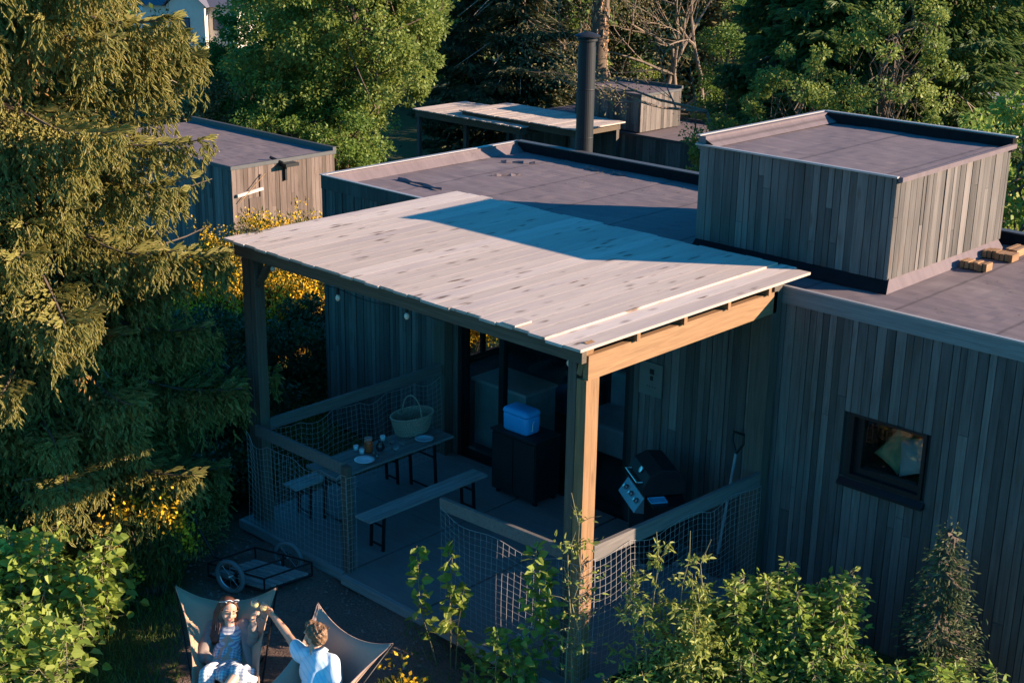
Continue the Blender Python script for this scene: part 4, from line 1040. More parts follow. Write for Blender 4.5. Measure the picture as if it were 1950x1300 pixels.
def sling_chair(label, tipL, tipR, frL, frR, sag_mid, mat, dip=.16, g=-.115):
    """canvas sling hung on four tips of a crossed rod frame"""
    tipL, tipR, frL, frR = map(Vector, (tipL, tipR, frL, frR)); ctr = (tipL+tipR+frL+frR)/4
    T = thing('sling_chair', label, 'chair', (ctr.x, ctr.y, g), 'canvas sling chairs')
    n = 26; V = []; sg = Vector(sag_mid)
    def bez(a, m_, b, t): return a*(1-t)**2+m_*2*t*(1-t)+b*t*t
    top_m = (tipL+tipR)/2*.35+ctr*.65+Vector((0, 0, -.02)); top_m = (tipL+tipR)/2 + Vector((0, 0, -dip*1.6))+(ctr-(tipL+tipR)/2)*.25
    fr_m = (frL+frR)/2+(ctr-(frL+frR)/2)*.45+Vector((0, 0, -.05))
    L_m = (tipL+frL)/2*.62+ctr*.38+Vector((0, 0, -.1)); R_m = (tipR+frR)/2*.62+ctr*.38+Vector((0, 0, -.1))
    for j in range(n+1):
        v = j/n
        for i in range(n+1):
            u = i/n
            top = bez(tipL, top_m, tipR, u); bot = bez(frL, fr_m, frR, u); l = bez(tipL, L_m, frL, v); r = bez(tipR, R_m, frR, v)
            p = top*(1-v)+bot*v + l*(1-u)+r*u - (tipL*(1-u)*(1-v)+tipR*u*(1-v)+frL*(1-u)*v+frR*u*v)
            k = (16*u*(1-u)*v*(1-v))**.8; p = p+(sg-ctr)*k*.8; p.z += .004*math.sin(u*23+v*5)*k
            V.append(p)
    N = n+1; fs = [(j*N+i, j*N+i+1, (j+1)*N+i+1, (j+1)*N+i) for j in range(n) for i in range(n)]
    m = MB(); m.add(V, fs, .5); o = m.build('canvas_sling', mat, T, smooth=True)
    so_ = o.modifiers.new('t', 'SOLIDIFY'); so_.thickness = .005
    m = MB()
    edge = [V[i] for i in range(N)]+[V[j*N+n] for j in range(N)]+[V[n*N+i] for i in range(n, -1, -1)]+[V[j*N] for j in range(n, -1, -1)]
    m.tube(edge, .006, 5, .5); m.build('hem', mat, o, smooth=True)
    m = MB(); G = lambda p, q, f: Vector((p.x+(q.x-p.x)*f, p.y+(q.y-p.y)*f, g+.012))
    gl, gr = G(frL, frR, .12), G(frR, frL, .12); bl, brr = G(tipL, tipR, .15), G(tipR, tipL, .15)
    for a, b in ((tipL, gl), (tipR, gr), (frL, bl), (frR, brr)): m.tube([a, a.lerp(b, .5), b], .0085, 6)
    m.tube([gl, brr], .0085, 6); m.tube([gr, bl], .0085, 6)
    m.build('rod_frame', metal_dark, T, smooth=True)
    return T
R3, F3 = Vector(r0), Vector(fh)
def A(px, py, t): return Vector(at(px, py, t*.968))

# ---- woman
_A = A
def A(px, py, t): return _A(px, py, t*.993)
sling_chair('brown canvas sling chair holding the woman', A(333, 1114, 12.2), A(527, 1118, 12.2), A(362, 1325, 10.85), A(496, 1330, 10.85), A(430, 1290, 11.35), canvas, .12)
def woman():
    hip = A(428, 1274, 11.5); T = thing('person', 'woman in striped gingham dress and taupe cardigan reclining with raised glass', 'person', (hip.x, hip.y, -.115))
    m = MB()
    neck = A(437, 1190, 11.96); chest = A(438, 1212, 11.86); waist = A(433, 1243, 11.68); hc = A(435, 1159, 11.93)
    lat = R3
    FT = frame(-F3*.55+Vector((0, 0, .8)), (neck-hip))
    m.ball(chest, (.155, .10, .16), 18, 12, R=FT, r=.5); m.ball(waist, (.125, .09, .13), 18, 12, R=FT, r=.5); m.ball(hip, (.165, .11, .13), 18, 12, R=FT, r=.5)
    cap(m, chest, hip, .10, .11); cap(m, chest+Vector((0, 0, .02)), hc-Vector((0, 0, .06)), .05, .046)
    shR = A(404, 1193, 11.95); shL = A(464, 1190, 11.93)
    cap(m, neck, shR, .05, .05); cap(m, neck, shL, .05, .05)
    for s in (-1, 1): m.ball(chest+R3*s*.06-F3*.065+Vector((0, 0, .02)), .06, r=.5)
    # right arm resting in the lap, left arm raised
    elR = A(377, 1238, 11.72); wrR = A(404, 1256, 11.45); elL = A(484, 1228, 11.74); wrL = A(481, 1184, 11.66)
    cap(m, shR, elR, .047, .038); cap(m, elR, wrR, .038, .026); cap(m, shL, elL, .047, .038); cap(m, elL, wrL, .037, .025)
    hand(m, wrR, (R3*.8-F3*.5), (0, 0, -1), None, 1)
    hand(m, wrL, (R3*.15+Vector((0, 0, 1))), R3*.8-F3*.4, None, 1)
    # legs, left crossed over right
    kR = A(393, 1283, 11.02); aR = A(402, 1352, 10.95); kL = A(452, 1281, 11.0); aL = A(410, 1338, 10.72)
    hR = hip-R3*.08; hL = hip+R3*.08
    cap(m, hR, kR, .085, .055); cap(m, kR, aR, .053, .036); cap(m, hL, kL, .085, .055); cap(m, kL, aL, .053, .036)
    for a in (aR, aL): cap(m, a, a-F3*.13+Vector((0, 0, -.05)), .035, .028); cap(m, a-F3*.13+Vector((0, 0, -.05)), a-F3*.19+Vector((0, 0, -.05)), .028, .02)
    FH = frame(-F3*.85+R3*.42-Vector((0, 0, .12)), Vector((0, 0, 1))+R3*.12+F3*.15)
    P = head(m, hc, FH, 1.04)
    body = remeshed(m, 'body', skin, T, .0062, 3)
    # closed eyes, brows, lips
    m = MB()
    for s in (-1, 1): m.tube([P(s*.020, .078, .004), P(s*.036, .080, -.002), P(s*.052, .067, .003)], .0028, 5)
    m.build('eyelashes', lash, body)
    m = MB()
    for s in (-1, 1): m.tube([P(s*.016, .084, .030), P(s*.036, .082, .036), P(s*.056, .066, .028)], .0032, 5)
    m.build('eyebrows', hair_red, body)
    m = MB(); m.tube([P(-.026, .079, -.052), P(-.012, .090, -.057), P(0, .091, -.058), P(.012, .090, -.057), P(.026, .079, -.052)], [.003, .006, .0065, .006, .003], 6); m.build('lips', lipm, body, smooth=True)
    # hair
    m = MB(); m.ball(P(0, -.026, .034), (.090, .094, .090), 18, 12, R=FH, r=.5)
    for k in range(170):
        s = -1 if k % 2 else 1; a = rng.uniform(.0, 1); q = rng.uniform(-.6, 1)
        p0 = P(s*rng.uniform(0, .03), .055-.09*a, .110-.02*a); p1 = P(s*.082, .035-.10*a, .02); p2 = P(s*(.088+.02*a), .01-.07*a, -.07)
        e = p2+Vector((0, 0, -.06-.05*a))-F3*(.05+.03*a)+R3*s*rng.uniform(-.01, .04); e2 = e-F3*.08+Vector((0, 0, -.06))+R3*s*rng.uniform(-.03, .02)
        e3 = e2-F3*.04+Vector((0, 0, -.05))+R3*rng.normal()*.012
        pts = [p0, p1, p2, e, e2, e3]; sm = []
        for i in range(len(pts)-1):
            for f in (0, .5): sm.append(pts[i].lerp(pts[i+1], f))
        sm.append(pts[-1]); m.tube(sm, [.0055]*(len(sm)-2)+[.004, .0012], 5)
    m.build('hair', hair_red, body, smooth=True)
    # sunglasses pushed up on the head
    S = thing('sunglasses', 'white-rimmed sunglasses pushed up on the woman\'s hair', 'sunglasses', P(0, .05, .11))
    m = MB()
    for s in (-1, 1):
        c = P(s*.034, .055, .118); m.tube([c+FH @ Vector((.028*math.cos(t), .012*math.sin(t), .020*math.sin(t))) for t in np.linspace(0, 2*PI, 17)[:-1]], .0035, 5, closed=True)
        m.tube([c+FH @ Vector((s*.028, 0, 0)), P(s*.088, -.03, .06)], .003, 5)
    m.tube([P(-.008, .06, .12), P(.008, .06, .12)], .003, 5); m.build('rim', whitepot, S)
    for s in (-1, 1):
        m = MB(); c = P(s*.034, .055, .118); m.ball(c, (.025, .003, .017), 12, 8, R=FH @ Matrix.Rotation(rad(-35), 3, 'X')); m.build('lens', flue, S, smooth=True)
    # bodice, skirt, cardigan
    m = MB(); m.ball(chest-F3*.004, (.165, .112, .13), 20, 12, R=FT, r=.5); m.ball(waist, (.138, .102, .14), 20, 12, R=FT, r=.5)
    for s in (-1, 1): m.ball(chest+R3*s*.06-F3*.068+Vector((0, 0, .018)), .068, r=.5)
    for s in (-1, 1): cap(m, chest+R3*s*.07-F3*.05+Vector((0, 0, .05)), neck+R3*s*.07+Vector((0, 0, .03)), .016, .016, 8)
    remeshed(m, 'bodice', dress_top, body, .007, 3)
    m = MB(); m.ball(waist+(hip-waist)*.4, (.148, .11, .12), 18, 12, R=FT, r=.5); cap(m, hip-R3*.05, kR-R3*.0, .10, .066); cap(m, hip+R3*.06, kL, .10, .066); cap(m, hip, (kR+kL)/2-Vector((0, 0, .02)), .10, .055)
    cap(m, kR, kR+Vector((0, 0, -.13))-F3*.01, .064, .075); cap(m, kL, A(480, 1296, 11.1), .06, .05); cap(m, A(470, 1275, 11.25), A(486, 1292, 11.2), .05, .04); cap(m, kL+R3*.02, kL+Vector((0, 0, -.15)), .062, .075)
    def fold(co, n): f = .012*math.sin(co.x*70+co.y*40)*math.sin(co.z*9+co.x*12); return n*f
    remeshed(m, 'skirt', dress_sk, body, .009, 4, fold)
    m = MB(); up3 = Vector((0, 0, 1))
    cap(m, shR+up3*.005, elR, .066, .062); cap(m, elR, wrR-R3*.02, .062, .045); cap(m, shL+up3*.005, elL, .066, .062); cap(m, elL, wrL-up3*.03, .06, .042)
    cap(m, shR, A(388, 1240, 11.62), .05, .055); cap(m, A(392, 1215, 11.8), A(384, 1256, 11.5), .05, .055); cap(m, shL, A(470, 1240, 11.65), .045, .04); cap(m, A(470, 1235, 11.66), A(479, 1275, 11.4), .04, .032)
    cap(m, shR+F3*.03, shL+F3*.03, .055, .055)
    remeshed(m, 'cardigan', knit, body, .009, 4, lambda co, n: n*.004*math.sin(co.z*90+co.x*30))
    return wrL
woman()
wineglass(A(487, 1158, 11.68), (-6, 0), 'wine glass held up by the woman')
wineglass(A(500, 1164, 11.70), (14, 0), 'wine glass held by the man touching the other')

# ---- man
A = _A
tA = onz(605, 1147, .72); tB = onz(748, 1225, .64)
_t = Vector(tB)-Vector(tA); _t.z = 0; _t.normalize(); _n = Vector((_t.y, -_t.x, 0)); _n = _n if _n.dot(F3) < 0 else -_n
_m = (Vector(tA)+Vector(tB))/2
def _c(a, b, z): q = _m+_t*a+_n*b; return Vector((q.x, q.y, z))
sling_chair('mauve canvas sling chair behind the man with one bare tip', tA, tB, _c(-.36, .85, .22), _c(.36, .85, .22), _c(0, .42, .06), canvas_shade, .10)
def man():
    hip = A(604, 1345, 10.85); T = thing('person', 'bearded short-haired man in pale blue shirt seen from behind raising a glass', 'person', (hip.x, hip.y, -.115))
    m = MB(); fwdm = Vector(_n); latm = Vector(_t)
    neck = A(603, 1240, 11.2); chest = A(606, 1275, 11.12); waist = A(607, 1312, 11.0); hc = A(599, 1208, 11.25)
    FT = frame(fwdm, neck-hip)
    m.ball(chest, (.19, .12, .16), 18, 12, R=FT, r=.5); m.ball(waist, (.16, .11, .15), 18, 12, R=FT, r=.5); m.ball(hip, (.17, .13, .13), 18, 12, R=FT, r=.5)
    cap(m, chest, hip, .12, .13); cap(m, chest, hc-Vector((0, 0, .05)), .062, .058)
    shR = A(574, 1246, 11.25); shL = A(632, 1262, 11.08)
    cap(m, neck-Vector((0, 0, .03)), shR, .06, .06); cap(m, neck-Vector((0, 0, .03)), shL, .06, .06)
    elR = A(551, 1211, 11.47); wrR = A(521, 1173, 11.62)
    cap(m, shR, elR, .055, .043); cap(m, elR, wrR, .044, .028)
    hand(m, wrR, (A(508, 1158, 11.68)-wrR), -R3*.3-F3*.9, None, -1)
    elL = A(640, 1310, 10.85); wrL = A(612, 1345, 10.6); cap(m, shL, elL, .055, .043); cap(m, elL, wrL, .043, .028); hand(m, wrL, fwdm, (0, 0, -1), None, 1)
    for s in (-1, 1):
        h = hip+latm*.09*s; k = h+fwdm*.42+Vector((0, 0, .06)); an = k+fwdm*.22+Vector((0, 0, -.34)); cap(m, h, k, .09, .06); cap(m, k, an, .058, .04); cap(m, an, an+fwdm*.15-Vector((0, 0, .02)), .04, .03)
    FH = frame(-R3*.80+F3*.50+Vector((0, 0, .10)), Vector((0, 0, 1))-R3*.1)
    P = head(m, hc, FH, 1.06)
    body = remeshed(m, 'body', skin2, T, .0065, 3)
    # short hair, beard
    m = MB(); m.ball(P(0, -.022, .040), (.086, .098, .082), 20, 14, R=FH, r=.5); m.ball(P(0, -.050, -.005), (.078, .068, .07), 18, 12, R=FH, r=.5); m.ball(P(0, .045, .085), (.055, .045, .035), 14, 10, R=FH, r=.5)
    hh = remeshed(m, 'hair', hair_br, body, .006, 2, lambda co, n: n*(.005*math.sin(co.x*110+co.z*60)*math.sin(co.y*120+co.z*45)+.003*rng.normal()))
    m = MB()
    for k in range(160):
        a = rng.uniform(-1, 1); q = rng.uniform(-.09, .07); p = P(a*.07, q-.02, .10-.4*a*a*.1); d = FH @ Vector((rng.normal()*.5+.5, .6+rng.normal()*.5, .35)); m.tube([p, p+d.normalized()*.014, p+d.normalized()*.026+FH @ Vector((.006, .004, -.006))], [.0035, .003, .001], 4)
    m.build('hair_tufts', hair_br, hh)
    m = MB(); m.ball(P(0, .034, -.072), (.052, .05, .04), 14, 10, R=FH, r=.5)
    for s in (-1, 1): m.ball(P(s*.052, .015, -.045), (.018, .032, .036), 12, 8, R=FH, r=.5)
    remeshed(m, 'beard', hair_br, body, .006, 2)
    m = MB()
    for s in (-1, 1): m.ball(P(s*.034, .070, .006), .009, 8, 6)
    m.build('eyes', whitepot, body)
    # shirt with collar and short sleeves
    m = MB(); m.ball(chest, (.205, .138, .165), 20, 12, R=FT, r=.5); m.ball(waist, (.182, .135, .16), 20, 12, R=FT, r=.5); m.ball(hip+Vector((0, 0, .02)), (.185, .145, .11), 18, 12, R=FT, r=.5); cap(m, chest, hip, .14, .15)
    cap(m, neck-Vector((0, 0, .035)), shR, .072, .076); cap(m, neck-Vector((0, 0, .035)), shL, .072, .076); cap(m, shR, shR.lerp(elR, .42), .078, .07); cap(m, shL, shL.lerp(elL, .7), .078, .065)
    remeshed(m, 'shirt', shirt_m, body, .008, 3, lambda co, n: n*(.007*math.sin(co.x*38+co.z*21)*math.sin(co.y*31-co.z*26)))
    m = MB(); FC = frame(fwdm, neck-chest); c = neck+Vector((0, 0, -.012)); ring = []
    for i in range(25):
        a = PI/2+.35+(2*PI-.7)*i/24; ring.append((c+FC @ Vector((.078*math.cos(a), .078*math.sin(a), 0)), c+FC @ Vector((.066*math.cos(a), .066*math.sin(a), .045)), c+FC @ Vector((.105*math.cos(a), .10*math.sin(a), -.012))))
    vs = [p for r_ in ring for p in r_]; m.add(vs, [(i*3, i*3+3, i*3+4, i*3+1) for i in range(24)]+[(i*3+1, i*3+4, i*3+5, i*3+2) for i in range(24)], .5)
    co = m.build('collar', shirt_m, body, smooth=True); q = co.modifiers.new('t', 'SOLIDIFY'); q.thickness = .005
    m = MB()
    for s in (-1, 1):
        h = hip+latm*.09*s; k = h+fwdm*.42+Vector((0, 0, .06)); an = k+fwdm*.22+Vector((0, 0, -.30)); cap(m, h, k, .105, .075); cap(m, k, an, .073, .058)
    remeshed(m, 'trousers', jeans, body, .01, 3)
man()
L_tip = leafmat('tan_new_tips', (.32, .24, .08), (.42, .32, .12), (.5, .38, .18), .2, .8)
stemgreen = plain('green_brown_stems', (.16, .14, .07), .8, var=.3)
L_lime = leafmat('lime_leaves', (.17, .21, .04), (.30, .33, .07), (.42, .42, .13), .4)
L_fir2 = leafmat('young_fir_needles', (.05, .07, .03), (.12, .14, .05), (.28, .25, .12), .2, .7)
# ================================================================== trees
def spruce_big():
    base = gpos(92, 14.4); base.z = -.35
    bx, by = base.x, base.y
    T = thing('spruce_tree', 'tall drooping olive spruce filling the left side of the photo', 'tree', base)
    tr = MB(); H = 10.5
    tr.tube([(bx+.03*math.sin(z), by, -.45+z) for z in np.linspace(0, H, 14)], [.24*(1-f)+.015 for f in np.linspace(0, 1, 14)], 10)
    tr.build('trunk', barkm, T, smooth=True)
    br = MB(); Cs = []; Ds = []; Ls = []; cones = []
    h = .35
    while h < H-.25:
        f = h/H; R = 2.7*(1-f)**.45*(1 if h > 1.2 else .8); nb = int(7+3*rng.random())
        a0 = rng.uniform(0, 6.28)
        for k in range(nb):
            a = a0 + 2*PI*k/nb + rng.uniform(-.25, .25); L = R*rng.uniform(.62, 1.12)
            d = Vector((math.cos(a), math.sin(a), 0)); side = Vector((-d.y, d.x, 0))
            if d.dot(Vector(fh)) > .6 and rng.random() < .5: continue
            if math.sin(a*2.3+h*2.1)+math.sin(a*1.1-h*3.3+1) > 1.15: continue      # far side thinner
            sag = rng.uniform(.16, .3)*L
            pts = []
            n = 9
            for i in range(n+1):
                s = i/n; z = base.z+h - sag*math.sin(s*PI*.62) + .12*L*max(0, s-.65)
                pts.append(Vector((bx, by, z)) + d*L*s + side*.06*L*math.sin(s*3+k))
            br.tube(pts, [.022*(1-.85*i/n)*(L/2.2)+.003 for i in range(n+1)], 5)
            # side twigs with hanging curtains
            ns = int(L*19)
            for q in range(ns):
                s = rng.uniform(.18, 1.0)**.8; i = min(n-1, int(s*n)); p = pts[i].lerp(pts[i+1], s*n-i)
                sl = L*.34*(1.1-s)*rng.uniform(.5, 1.2)+.05; sg = rng.choice([-1, 1])
                e = p + side*sg*sl + d*sl*.5 + Vector((0, 0, -.08*sl))
                nh = 2+int(sl*9)
                for w in range(nh):
                    o = p.lerp(e, (w+rng.random())/nh); dl = rng.uniform(.07, .32)*(1.15-f*.3)*(2 if rng.random() < .12 else 1)
                    m = max(4, int(dl*30))
                    ph = rng.uniform(0, 6)
                    for j in range(m):
                        z = dl*(j+rng.random())/m
                        c = o + Vector((rng.normal()*.012+.02*math.sin(z*9+ph), rng.normal()*.012, -z))
                        aa = rng.uniform(0, 6.28); out = .65
                        Cs.append(c); Ds.append((math.cos(aa)*out+d.x*.3, math.sin(aa)*out+d.y*.3, -1.0+rng.normal()*.3)); Ls.append(rng.uniform(.06, .12))
                # upright twig along the bough
                for w in range(7):
                    c = p + side*sg*sl*rng.random() + Vector((0, 0, .01)); Cs.append(c)
                    Ds.append((d.x+side.x*sg*.8, d.y+side.y*sg*.8, .1+rng.normal()*.3)); Ls.append(rng.uniform(.08, .15))
        h += .17+.09*rng.random()
    br.build('branches', barkm, T)
    C = np.array(Cs); D = np.array(Ds); L = np.array(Ls)
    keep = (C @ fh) < (base.x*fh[0]+base.y*fh[1]) + .9
    C = C[keep]; D = D[keep]; L = L[keep]
    print('spruce fingers', len(C))
    rnd = np.clip(rng.normal(.4, .22, len(C)), 0, 1)
    V = fingers(C, D, L, L*.29)
    quads('foliage', V, L_spruce, T, np.concatenate([rnd, rnd]))
    ti = rng.random(len(C)) < .3; Dn = unit(D[ti]); TP = C[ti]+Dn*L[ti][:, None]*.9; lt = rng.uniform(.018, .03, len(TP)); rt = rng.random(len(TP))
    quads('new_tips', fingers(TP, Dn, lt, lt*.55), L_tip, T, np.concatenate([rt, rt]))
    # clusters of tan cones / old flowers
    cc = []; cd = []
    top = np.nonzero(C[:, 2] > 1.5)[0]
    for k in range(46):
        i = rng.choice(top); n = 26
        cc.append(C[i] + rng.normal(size=(n, 3))*(.06, .06, .10)); cd.append(np.tile([0, 0, -1.], (n, 1))+rng.normal(size=(n, 3))*.4)
    cc = np.concatenate(cc); cd = np.concatenate(cd)
    V = fingers(cc, cd, rng.uniform(.04, .07, len(cc)), .02); r = rng.random(len(cc)); quads('cones', V, L_cone, T, np.concatenate([r, r]))
    # bare dead twigs
    m = MB()
    for k in range(70):
        i = rng.integers(len(C)); p = Vector(C[i]); d = Vector(rng.normal(size=3)); d.z = abs(d.z)*.4; d.normalize(); l = rng.uniform(.15, .45)
        m.tube([p, p+d*l*.5+Vector((0, 0, .03)), p+d*l+Vector((0, 0, -.06))], [.006, .005, .002], 4)
    m.build('dead_twigs', twigm, T)
spruce_big()

def crown_tree(name, label, cat, px, t, ztop, zlow, R, nclump, nleaf, leaf, mat, group=None, trunk_r=.12, squash=1.0, barkmat=None, z0=None, clump_r=.5, shape=.55, seed_dir=None, aspect=.55):
    """leafy tree or bush: trunk, limbs that reach the leaf clumps, many single leaves"""
    b = gpos(px, t)
    T = thing(name, label, cat, b, group)
    cz = (ztop+zlow)/2; hz = (ztop-zlow)/2
    d = rpts(nclump); rr = rng.uniform(shape, 1, nclump)[:, None]**.7
    c = d*rr*np.array([R, R, hz*squash]); c[:, 2] = np.clip(c[:, 2], -hz, hz)
    c *= (1+.18*np.sin(d[:, :1]*5+px)+.12*np.cos(d[:, 1:2]*7))
    c += np.array([b.x, b.y, cz])
    m = MB(); bk = barkmat or barkm
    topp = Vector((b.x+rng.normal()*.1*R, b.y, cz+hz*.5))
    pts = limb(m, (b.x, b.y, b.z-.1), topp, trunk_r, trunk_r*.3, .15, 6, 8)
    m.build('trunk', bk, T, smooth=True)
    m = MB()
    for i in range(0, nclump, max(1, nclump//60)):
        s = pts[rng.integers(1, len(pts))]
        limb(m, s, c[i], trunk_r*.3, trunk_r*.06, .25, 4, 5)
    m.build('branches', bk, T)
    per = nleaf//nclump; N = per*nclump
    cr = np.repeat(rng.uniform(.6, 1.3, nclump), per)[:, None]*clump_r
    off = rpts(N)*(rng.uniform(.2, 1, (N, 1))**.5)*cr*np.array([1, 1, .7])
    P = np.repeat(c, per, 0)+off
    D = unit(off)*.7+rng.normal(size=(N, 3))*.5+np.array([0, 0, -.25])
    base = np.repeat(np.clip(rng.normal(.45, .22, nclump), 0, 1), per)
    rnd = np.clip(base+rng.normal(0, .15, N), 0, 1)
    L = leaf*rng.uniform(.65, 1.3, N)
    quads('crown', leafquads(P, D, L, L*aspect), mat, T, rnd)
    return T

def conifer(label, px, t, H, R, n_lay, mat, group=None, tr=.16, dens=1., needle=.2, clear=0, dead=0, name='conifer_tree', lowz=None):
    b = gpos(px, t); T = thing(name, label, 'tree', b, group)
    m = MB(); m.tube([(b.x+.05*math.sin(z*.7), b.y, b.z-.1+z) for z in np.linspace(0, H, 10)], [tr*(1-.9*f)+.01 for f in np.linspace(0, 1, 10)], 9); m.build('trunk', barkm, T, smooth=True)
    br = MB(); Cs = []; Ds = []; dd = MB()
    for k in range(n_lay):
        f = (k+rng.random())/n_lay; h = clear+f*(H-clear)
        L = R*(1-f)**.6*rng.uniform(.6, 1.1); a = rng.uniform(0, 6.28); d = Vector((math.cos(a), math.sin(a), 0)); s = Vector((-d.y, d.x, 0))
        pts = [Vector((b.x, b.y, b.z+h))+d*L*q-Vector((0, 0, 1))*L*.22*math.sin(q*2.2) for q in np.linspace(0, 1, 6)]
        br.tube(pts, [.04*(1-.9*q)+.004 for q in np.linspace(0, 1, 6)], 4)
        n = int(90*L*dens)
        q = rng.uniform(.15, 1, n); lat = rng.normal(size=n)*.32*L*(1.15-q)
        base = np.array([list(pts[min(4, int(x*5))].lerp(pts[min(4, int(x*5))+1], x*5-min(4, int(x*5)))) for x in q])
        P = base+np.array(s)[None]*lat[:, None]+rng.normal(size=(n, 3))*np.array([.04, .04, .06]); P[:, 2] -= np.abs(lat)*.25
        Cs.append(P); Ds.append(np.array(d)[None]*.7+np.array(s)[None]*np.sign(lat)[:, None]*.7+np.array([0, 0, -.45])+rng.normal(size=(n, 3))*.25)
    br.build('branches', barkm, T)
    C = np.concatenate(Cs); D = np.concatenate(Ds); r = np.clip(rng.normal(.4, .25, len(C)), 0, 1); L = rng.uniform(.7, 1.3, len(C))*needle
    quads('foliage', fingers(C, D, L, L*.3), mat, T, np.concatenate([r, r]))
    if dead:
        for k in range(dead):
            h = rng.uniform(.05, .6)*H; a = rng.uniform(0, 6.28); d = Vector((math.cos(a), math.sin(a), -.5)); L = rng.uniform(.4, 1)*R
            p = Vector((b.x, b.y, b.z+h)); dd.tube([p, p+d*L*.5+Vector((0, 0, .12)), p+d*L], [.035, .022, .006], 4)
        dd.build('dead_branches', twigm, T)
    return T

def bare_tree(label, px, t, H, group, mat=None, lean=0, spread=.5, r=.12, name='bare_tree', depth=4, leaves=True):
    b = gpos(px, t); T = thing(name, label, 'tree', b, group); tr = MB(); m = MB(); tips = []
    def grow(p, d, L, ra, lev):
        n = 4; pts = [p]
        for i in range(n):
            d = (d+Vector(rng.normal(size=3))*.12+Vector((0, 0, .05))).normalized(); pts.append(pts[-1]+d*L/n)
        (tr if lev == 0 else m).tube(pts, [ra*(1-.55*i/n) for i in range(n+1)], 6 if lev < 2 else 4)
        if lev < depth:
            for k in range(3 if lev < 2 else 3):
                q = pts[rng.integers(1, n+1)] if k else pts[-1]
                nd = (d+Vector(rng.normal(size=3))*spread).normalized(); nd.z = max(nd.z, .05)
                grow(q, nd, L*rng.uniform(.55, .8), ra*.5, lev+1)
        else: tips.append(pts[-1]); tips.append(pts[2])
    grow(Vector((b.x, b.y, b.z-.1)), Vector((lean, 0, 1)), H*.42, r, 0)
    tr.build('trunk', mat or barepale, T, smooth=True); m.build('branches', mat or barepale, T)
    if leaves:
        P = np.repeat(np.array([list(q) for q in tips]), 14, 0); P = P+rng.normal(size=P.shape)*.3; L = rng.uniform(.06, .12, len(P))
        quads('buds', leafquads(P, rng.normal(size=P.shape), L, L*.6), L_olive, T, rng.random(len(P)))
    return T

GB = 'trees behind the cabins'
# big sunlit broadleaf tree mass behind the shed
crown_tree('broadleaf_tree', 'broad bright green tree right of the shed, tallest of the green trees', 'tree', 662, 43, 7.8, -.7, 3.1, 420, 130000, .12, L_tree, GB, .16, clump_r=.5)
crown_tree('broadleaf_tree', 'dark green tree standing directly above the shed roof', 'tree', 500, 45, 2.9, -4.2, 2.4, 220, 60000, .12, L_green, GB, .12, clump_r=.45)
crown_tree('broadleaf_tree', 'mid green tree between the shed and the far canopies', 'tree', 600, 41.5, 1.4, -4.2, 2.0, 180, 45000, .11, L_green, GB, .12, clump_r=.42)
crown_tree('broadleaf_tree', 'low bright bush under the far canopies behind the main roof', 'tree', 735, 33, -.9, -3.2, .9, 60, 9000, .10, L_bright, GB, .06, clump_r=.3)
crown_tree('broadleaf_tree', 'yellow-green tree rising behind the top left corner of the green mass', 'tree', 660, 52, 7.5, -2, 2.9, 220, 40000, .15, L_tree, GB, .14, clump_r=.55)
conifer('very dark conifer with pale dead lower branches left of the chimney', 985, 62, 14, 3.6, 160, L_fir, GB, .26, 1.1, .32, 0, 70)
conifer('dark conifer squeezed between the bright green tree and the dead branches', 890, 64, 13, 3.0, 120, L_fir, GB, .22, 1.0, .32, 0, 40)
# scaly pine trunk behind the flue; orange plates hold dappled sunlight in their colour
def pine():
    b = gpos(1128, 60); T = thing('pine_tree', 'thick scaly orange pine trunk rising behind the black flue', 'tree', b, GB)
    m = MB(); m.tube([(b.x+.04*math.sin(z), b.y, b.z-.1+z) for z in np.linspace(0, 12, 12)], [.44-.012*z for z in np.linspace(0, 12, 12)], 14); m.build('trunk', barkm, T, smooth=True)
    m = MB()
    for k in range(260):
        z = rng.uniform(.5, 11); a = rng.uniform(0, 6.28); r = .45-.012*z; d = Vector((math.cos(a), math.sin(a), 0)); s = Vector((-d.y, d.x, 0)); c = Vector((b.x+.04*math.sin(z), b.y, b.z-.1+z))+d*r
        w, h = rng.uniform(.04, .09), rng.uniform(.08, .2)
        m.add([c-s*w, c-Vector((0, 0, h)), c+s*w, c+Vector((0, 0, h)), c+d*.05], [(0,1,4),(1,2,4),(2,3,4),(3,0,4)], rng.random())
    m.build('bark_plates', pinebark_lit, T)
    m = MB(); C = []
    for k in range(26):
        z = rng.uniform(7, 12); a = rng.uniform(0, 6.28); L = rng.uniform(.8, 2.2); p = Vector((b.x, b.y, b.z+z)); d = Vector((math.cos(a), math.sin(a), .1))
        m.tube([p, p+d*L*.6, p+d*L+Vector((0, 0, .15))], [.05, .03, .01], 5); C.append(np.array(list(p+d*L))+rng.normal(size=(120, 3))*.3)
    m.build('branches', barkm, T); C = np.concatenate(C); quads('crown', fingers(C, rng.normal(size=C.shape)+np.array([0, 0, .4]), .22, .05), L_fir, T, rng.random(len(C)*2))
pine()
for i, (px, t, H, lab) in enumerate(((1180, 66, 12, 'leafless grey-brown tree just right of the pine trunk'), (1235, 64, 12.5, 'leafless pale tree above the distant box room'), (1290, 63, 12, 'tallest leafless pale tree with crossing forked limbs'), (1345, 65, 12, 'leafless tree half buried in the dark evergreen'), (1060, 66, 12, 'leafless tree seen between the dark conifer and pine trunk'))):
    bare_tree(lab, px, t, H, GB, lean=rng.uniform(-.15, .15), r=.17)
crown_tree('young_tree', 'small lime green sapling between the bare trunks', 'tree', 1215, 64, -.2, -4, .8, 26, 3000, .12, L_bright, GB, .05, clump_r=.3)
